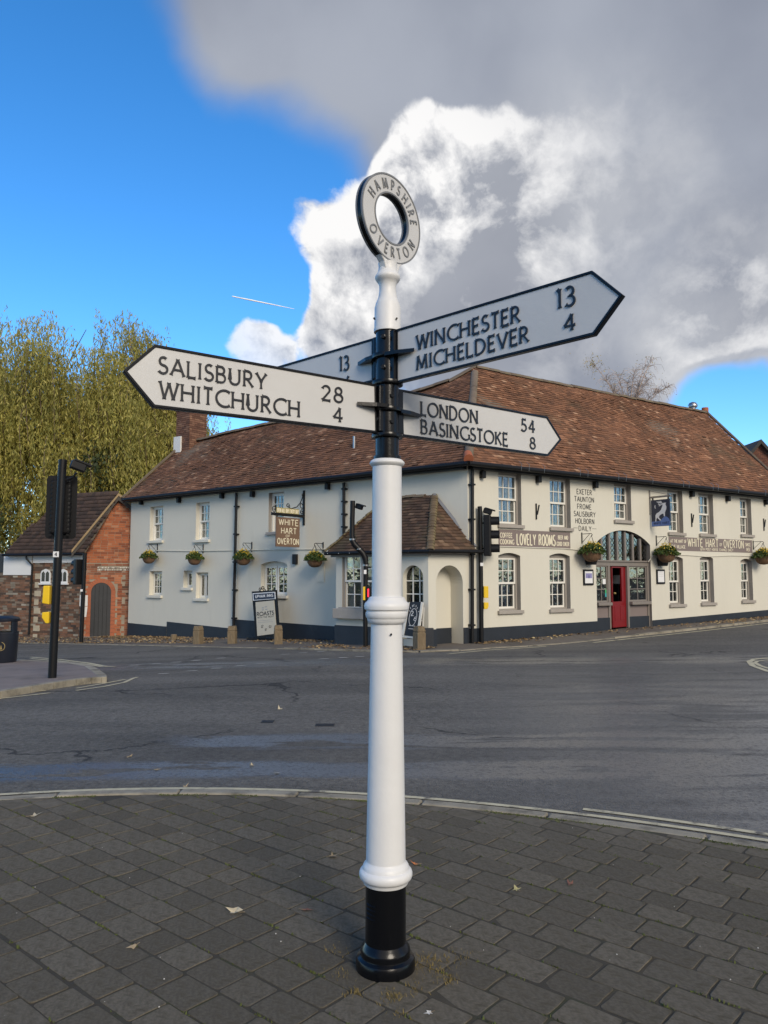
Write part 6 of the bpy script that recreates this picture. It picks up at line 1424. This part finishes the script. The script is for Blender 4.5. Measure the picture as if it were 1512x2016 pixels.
# ------------------------------------------------------------------ trees
def limb(mb, pts, r0, r1, n=7): mb.tube(pts, [r0 + (r1 - r0) * i / (len(pts) - 1) for i in range(len(pts))], n)
def bez(a, b, c, n=6): return [a * (1 - t) ** 2 + b * 2 * t * (1 - t) + c * t * t for t in [i / n for i in range(n + 1)]]
def willow(base, rx, ry, ztop, seed):
    r = random.Random(seed); nr = np.random.default_rng(seed)
    tr = thing('willow_tree', base, 'large yellowing weeping willow behind the brick outhouse', 'tree'); mbt = MB(); mbw = MB()
    top = base + Vector((.3, 0, 4.2)); limb(mbt, bez(base - Vector((0, 0, .3)), base + Vector((.1, 0, 2)), top, 5), .55, .42, 10)
    anchors = []
    for i in range(11):
        a = 2 * math.pi * i / 11 + r.uniform(-.2, .2); k = r.uniform(.35, .8); e = base + Vector((rx * k * math.cos(a), ry * k * math.sin(a), ztop * r.uniform(.46, .64) - base.z * 0)); m_ = top + Vector((rx * k * .35 * math.cos(a), ry * k * .35 * math.sin(a), 3.0))
        pts = bez(top, m_, e, 8); limb(mbt, pts, .2, .04, 6)
        for j in range(9):
            p0 = pts[r.randint(3, 8)]; a2 = a + r.uniform(-1.1, 1.1); kk = r.uniform(.5, 1.05); e2 = base + Vector((rx * kk * math.cos(a2), ry * kk * math.sin(a2), 0)); e2.z = base.z + (ztop - base.z) * (.5 + .46 * math.sqrt(max(0, 1 - (kk * .93) ** 3)) + r.uniform(-.1, .04))
            b_ = bez(p0, (p0 + e2) / 2 + Vector((0, 0, 1.2)), e2, 4); limb(mbt, b_, .05, .015, 4); anchors.append((e2, a2)); anchors.append((b_[2], a2))
    for i in range(70):
        a2 = r.uniform(0, 2 * math.pi); kk = r.uniform(.45, 1.05); e2 = base + Vector((rx * kk * math.cos(a2), ry * kk * math.sin(a2), (ztop - base.z) * r.uniform(.3, .62))); anchors.append((e2, a2))
    mbt.build('trunk', bark, tr, smooth=60)
    LV = []; TV = []
    for e2, a2 in anchors:
        if noise.noise((e2.x * .35, e2.y * .3, e2.z * .4)) < -.24: continue
        hgt = (e2.z - base.z) / (ztop - base.z); ns = 58
        for k in range(ns):
            p = np.array(e2) + nr.normal(size=3) * np.array((.55, .55, .35)); L = nr.uniform(1.2, 4.6) * (.7 if hgt > .85 else 1.1); L = min(L, p[2] - base.z - .8)
            if L < .5: continue
            outd = np.array((math.cos(a2 + nr.normal() * .8), math.sin(a2 + nr.normal() * .8), 0)); up = nr.uniform(.1, .55) if hgt > .7 else .1; sway = nr.normal(size=2) * .12
            m = int(L / .085); t = np.linspace(0, 1, m); s_ = t * L
            path = p + np.outer(1 - np.exp(-s_ * 1.8), outd * nr.uniform(.25, .7)) + np.outer(t ** 2, np.array((sway[0] + .18, sway[1], 0)) * L * .35); path[:, 2] += up * (1 - np.exp(-s_ * 4)) * 1.0 - np.maximum(0, s_ - .15) 
            sparse = hgt > .86 or nr.random() < .1
            keep = nr.random(m) < (.62 if sparse else 1.); q = path[keep]; n = len(q)
            if n < 2: continue
            d = nr.normal(size=(n, 3)) * .45 + np.array((0, 0, -1.)); d /= np.linalg.norm(d, axis=1)[:, None]; e = np.cross(d, nr.normal(size=(n, 3))); e /= np.linalg.norm(e, axis=1)[:, None]
            lw = nr.uniform(.017, .03, (n, 1)); ll = nr.uniform(.07, .14, (n, 1)); c = q + nr.normal(size=(n, 3)) * .05
            LV.append(np.stack([c - d * ll, c + e * lw, c + d * ll, c - e * lw], 1).reshape(-1, 3))
            if k % (5 if sparse else 12) == 0:
                w2 = np.array((.008, .004, 0)); st = path[::4]
                for a_, b_ in zip(st, st[1:]): TV.append(np.stack([a_ - w2, a_ + w2, b_ + w2, b_ - w2]))
    V = np.concatenate(LV) - np.array(base); me = raw_mesh('crown', V, np.arange(len(V)).reshape(-1, 4), willow_leaf); o = bpy.data.objects.new('crown', me); COL.objects.link(o); o.parent = tr
    V = np.concatenate(TV) - np.array(base); me = raw_mesh('twigs', V, np.arange(len(V)).reshape(-1, 4), twig); o = bpy.data.objects.new('twigs', me); COL.objects.link(o); o.parent = tr
willow(Vector((-15.9, 37, -.75)), 6.5, 5.0, 13.7, 5)
def bare_tree(base, h, spread, seed, label, name, m, leaves=0, zlow=0.):
    r = random.Random(seed); tr = thing(name, base, label, 'tree'); mb = MB(); tips = []
    def grow(p, d, L, rad, lv):
        q = p + d * L; mid = (p + q) / 2 + Vector((r.uniform(-1, 1), r.uniform(-1, 1), .3)) * L * .08; mb.tube([p, mid, q], [rad, rad * .85, rad * .65], 5 if lv < 2 else 3, caps=False)
        if lv >= 6: tips.append(q); return
        for k in range(r.choice((2, 3)) if lv < 5 else 2):
            nd = (d + Vector((r.uniform(-1, 1), r.uniform(-1, 1), r.uniform(-.25, .6))) * spread); nd.normalize()
            if lv > 3: nd.z -= .12; nd.normalize()
            grow(p.lerp(q, r.uniform(.55, 1)), nd, L * r.uniform(.62, .82), rad * .6, lv + 1)
    grow(base - Vector((0, 0, .3)), Vector((0, 0, 1)), h * .34, h * .014, 0)
    mb.build('trunk', m, tr)
    if leaves and tips:
        nr = np.random.default_rng(seed); T_ = np.array(tips); P = T_[nr.integers(0, len(T_), leaves)] + nr.normal(size=(leaves, 3)) * .15
        V, Fq = leaf_cloud(leaves, lambda n, rr: P, .05, seed); me = raw_mesh('leaves', V - np.array(base), Fq, birch_leaf); o = bpy.data.objects.new('leaves', me); COL.objects.link(o); o.parent = tr
def birch():
    r = random.Random(12); base = aty(1238, 1000, 41.); base.z = .4; tr = thing('birch_tree', base, 'nearly bare pale birch tree showing above the long roof ridge', 'tree'); mb = MB(); mt = MB(); fork = aty(1238, 840, 41.); tips = []
    mb.tube([base, base.lerp(fork, .5) + Vector((.1, 0, 0)), fork], [.16, .12, .08], 8)
    for x, y in ((1166, 716), (1190, 748), (1215, 738), (1235, 752), (1250, 728), (1272, 716), (1287, 704), (1280, 745), (1302, 770), (1318, 762), (1205, 770), (1262, 760)):
        e = aty(x, y, 41 + r.uniform(-1.2, 1.2)); pts = bez(fork + Vector((r.uniform(-.2, .2), 0, r.uniform(-.8, .3))), fork.lerp(e, .5) + Vector((0, 0, .9)), e, 9); mb.tube(pts, [.05 - .0045 * i for i in range(10)], 4)
        tips.append(e)
        for k in range(46):
            i = r.randint(2, 8); p = pts[i].lerp(pts[i + 1], r.random()); d = Vector((r.uniform(-1, 1), r.uniform(-1, 1), r.uniform(.1, .8))).normalized(); L = r.uniform(.35, 1.0)
            mt.tube([p, p + d * L * .45, p + d * L * .8 - Vector((0, 0, L * .2)), p + d * L * .95 - Vector((0, 0, L * .65))], [.011, .009, .007, .005], 3, caps=False)
    mb.build('trunk', pale_twig, tr); mt.build('twigs', pale_twig, tr)
    nr = np.random.default_rng(5); n = 330; P = np.array(tips)[np.where(nr.random(n) < .45, 0, nr.integers(0, len(tips), n))] + nr.normal(size=(n, 3)) * .2 * np.where(nr.random((n, 1)) < .5, 1, 2.2)
    V, Fq = leaf_cloud(n, lambda n_, rr: P, .04, 2); me = raw_mesh('leaves', V - np.array(base), Fq, birch_leaf); o = bpy.data.objects.new('leaves', me); COL.objects.link(o); o.parent = tr
birch()
bare_tree(Vector((-8.9, 42, -.8)), 8.7, .55, 9, 'bare twiggy treetop just right of the tall brick chimney', 'bare_tree', twig)
def shrub(base, rx, rz, seed, n, label, name):
    tr = thing(name, base, label, 'shrub'); nr = np.random.default_rng(seed)
    def fn(n, r):
        cen = r.normal(size=(40, 3)) * np.array((rx * .5, rx * .35, rz * .3)) + np.array((0, 0, rz * .55)); return cen[r.integers(0, 40, n)] + r.normal(size=(n, 3)) * .38
    V, Fq = leaf_cloud(n, fn, .09, seed); me = raw_mesh('crown', V, Fq, dark_leaf); o = bpy.data.objects.new('crown', me); COL.objects.link(o); o.parent = tr
    mb = MB()
    for k in range(4): mb.tube([base - Vector((0, 0, .2)), base + Vector((nr.uniform(-.6, .6), nr.uniform(-.4, .4), rz * .6))], [.07, .02], 6)
    mb.build('trunk', bark, tr)
shrub(Vector((-11.9, 33.5, -.7)), 2.2, 6.6, 3, 9000, 'dark evergreen shrub showing between the outhouse roof and the willow', 'evergreen_shrub')
shrub(Vector((-17.5, 32, -.7)), 2.2, 4.4, 8, 6000, 'dark evergreen shrub behind the left end of the old wall', 'evergreen_shrub')

shrub(Vector((-22.5, 35, -.7)), 3., 6., 13, 9000, 'broad dark evergreen shrub beyond the far left end of the old wall', 'evergreen_shrub')

# ------------------------------------------------------------------ fallen leaves, litter, moss, grass, contrail
leaf_mats = {'t': leaf_brown, 'p': mat('pale leaf', (.55, .46, .3), .8, .2, 25), 'o': mat('orange leaf', (.42, .15, .05), .8, .2, 25), 'r': mat('reddish leaf', (.2, .09, .06), .8, .2, 25), 'y': mat('yellowish leaf', (.5, .42, .18), .8, .2, 25), 'w': mat('whitish leaf', (.62, .6, .54), .8, .1, 25)}
def maple(seed, m=None):
    r = random.Random(seed); P = []
    for i in range(10): a = R(90 + 36 * i); rad = (1 if i % 2 == 0 else r.uniform(.4, .65)) * (1.15 if i == 0 else r.uniform(.5, 1.)); a += r.uniform(-.15, .15); P.append((rad * math.cos(a), rad * math.sin(a)))
    V = [(x, y, .45 * (x * x + y * y) * r.uniform(-.2, 1.4)) for x, y in P] + [(0, 0, .02)]
    return shared('leaf_blade', V, [(i, (i + 1) % 10, 10) for i in range(10)], m or leaf_brown, 0)
lm = [maple(k, leaf_mats[q]) for k, q in enumerate('ptptoyrwttpwtprp')]; stalk_me = shared('stalk', *(lambda m: (m.v, m.f))(MB().tube([(0, 0, .03), (0, -.6, .1), (.1, -1.1, .2)], .03, 4)), leaf_brown, 0)
for i, (x, y, s_, lb) in enumerate(((463, 1797, .045, 'large pale maple leaf lying on the setts left of the post base'), (262, 1865, .028, 'small curled leaf on the setts at lower left'), (68, 1607, .05, 'pale leaf near the kerb at the left edge'), (655, 1687, .04, 'dry leaf on the setts just left of the post collar'), (818, 1703, .03, 'orange leaf on the setts touching the right side of the post'), (1018, 1753, .032, 'yellowish curled leaf on the setts right of the post'), (602, 1793, .03, 'thin reddish leaf left of the black shaft'), (845, 1996, .02, 'tiny white curled leaf at the bottom right of the post base'),
                                    (365, 1549.5, 0.039, 'tan leaf on the road at the kerb line, left'), (308, 1516, 0.039, 'tan leaf in the wet patch on the road, left'), (495, 1508, 0.036, 'pale leaf in the wet patch on the road, left of the post'), (545, 1523, 0.033, 'white leaf on the road between the wet patch and the kerb'), (255, 1490, 0.039, 'flat leaf on the dry strip of road at left'), (551, 1397, 0.052, 'pale leaf on the road in front of the roasts board'), (1122, 1745 - 4, .03, 'reddish leaf on the setts at right'), (70, 1358, .12, 'pale leaf lying in the gutter of the corner pavement'))):
    P = atz(x, y, .0) if y > 1560 else gnd(x, y, ROAD_DZ); lf = thing('fallen_leaf', P + Vector((0, 0, .004)), lb, 'leaf', 'single fallen leaves'); lf.rotation_euler = (random.uniform(-.1, .1), random.uniform(-.1, .1), random.uniform(0, 6)); lf.scale = (s_, s_, s_)
    for me, nm in ((lm[i], 'blade'), (stalk_me, 'stalk')): o = bpy.data.objects.new(nm, me); COL.objects.link(o); o.parent = lf
def scatter(name, pts, size, m, label, cat, tall=0.):
    n = len(pts); r = np.random.default_rng(len(pts)); P = np.array(pts); a = r.uniform(0, 2 * np.pi, n); s_ = size * r.uniform(.5, 1.4, (n, 1)); tilt = r.normal(size=(n, 2)) * .25
    d = np.stack([np.cos(a), np.sin(a), tilt[:, 0]], 1); e = np.stack([-np.sin(a), np.cos(a), tilt[:, 1]], 1) * .6
    if tall:
        up = np.stack([r.normal(size=n) * .45, r.normal(size=n) * .45, np.ones(n)], 1) * tall * r.uniform(.4, 1.3, (n, 1)); V = np.stack([P - d * s_, P + d * s_, P + d * s_ * .2 + up, P - d * s_ * .2 + up], 1)
    else: V = np.stack([P - d * s_, P + e * s_, P + d * s_, P - e * s_], 1)
    me = raw_mesh(name, V.reshape(-1, 3), np.arange(4 * n).reshape(-1, 4), m); o = bpy.data.objects.new(name, me); COL.objects.link(o); return tag(o, label, cat, kind='stuff')
pts = []
for k in range(5200):
    t = random.uniform(-16, 0); w_ = min(1.6, abs(random.gauss(0, .5))) + .05; q = C - uL * t + nL * w_
    if t > -3.2: q += nL * 1.25
    if noise.noise((q.x * .8, q.y * .8, 0)) + random.uniform(-.3, .5) > 0: pts.append((q.x, q.y, zg(q.x, q.y) + .012))
for k in range(3000):
    s_ = random.uniform(0, 14); q = C + uR * s_ + nR * (abs(random.gauss(0, .28 if s_ < 7 else .5)) + .05)
    if random.random() < (.75 if s_ < 2 or s_ > 9 else .25): pts.append((q.x, q.y, zg(q.x, q.y) + .012))
for k in range(4200):
    q = gnd(random.uniform(-40, 420), random.uniform(1249, 1267)); pts.append((q.x, q.y, zg(q.x, q.y) + .015))
scatter('leaf_litter', pts, .036, litter, 'drift of brown fallen leaves along the foot of the inn walls', 'leaves')
pts = []; dry = []
for row in range(-26, 26):
    for k in range(900):
        u = random.uniform(-4, 4); q = POST + ex * u + ey * (row * RW + .03 - RW / 2) + Vector((random.uniform(-.004, .004), random.uniform(-.004, .004), -.005))
        if not (1.9 < q.y < kerb_at(q.x, .15).y and abs(q.x) < 3.4): continue
        nz = noise.noise((q.x * 5.5, q.y * 5.5, 1.)) + .5 * noise.noise((q.x * 19, q.y * 19, 4.))
        if nz > .22: pts.append(tuple(q))
for k in range(5200):
    x = random.uniform(-4, 3.4); p = kerb_at(x, .113 + abs(random.gauss(0, .012)))
    if noise.noise((p.x * 2.6, 3.3, 2)) > .12: pts.append((p.x, p.y, -.006))
scatter('moss', pts, .0045, moss, 'green moss and grass growing in the joints between the setts', 'moss', .011)
for cx_, cy_, n, sd in ((-.17, -.06, 60, .025), (-.11, -.19, 90, .02), (.02, -.22, 170, .025), (.2, -.02, 160, .045), (.16, .05, 120, .03), (.24, -.1, 70, .02), (.12, -.16, 50, .03), (-.2, .12, 40, .03), (.05, -.33, 40, .02), (.3, .08, 60, .04)):
    for k in range(n): dry.append((POST.x + cx_ + random.gauss(0, sd), POST.y + cy_ + random.gauss(0, sd), -.006))
scatter('dry_grass', dry, .0022, drygrass, 'tufts of dry grass round the foot of the fingerpost', 'grass', .015)
peb = MB()
for k in range(34):
    q = atz(random.uniform(-50, 1560), random.uniform(1620, 2010), 0.); s_ = random.uniform(.0015, .0035); peb.lathe([(s_, -.001), (s_ * .9, s_ * .5), (s_ * .3, s_)], 5, Matrix.Translation(q))
tag(peb.build('gravel', mat('pale grit', (.55, .53, .48), .8, .1)), 'scattered pale grit on the setts', 'gravel', kind='stuff')
# contrail, far up
a, b = ray(457, 583).normalized() * 6000, ray(580, 608).normalized() * 6000
ct = thing('contrail', a, 'short thin white contrail in the blue sky left of the post', 'contrail'); MB().tube([a, a.lerp(b, .3), a.lerp(b, .6), b], [4, 5.5, 4.5, 1.5], 6).build('vapour', mat('vapour', (.9, .9, .9), 1., 0), ct)
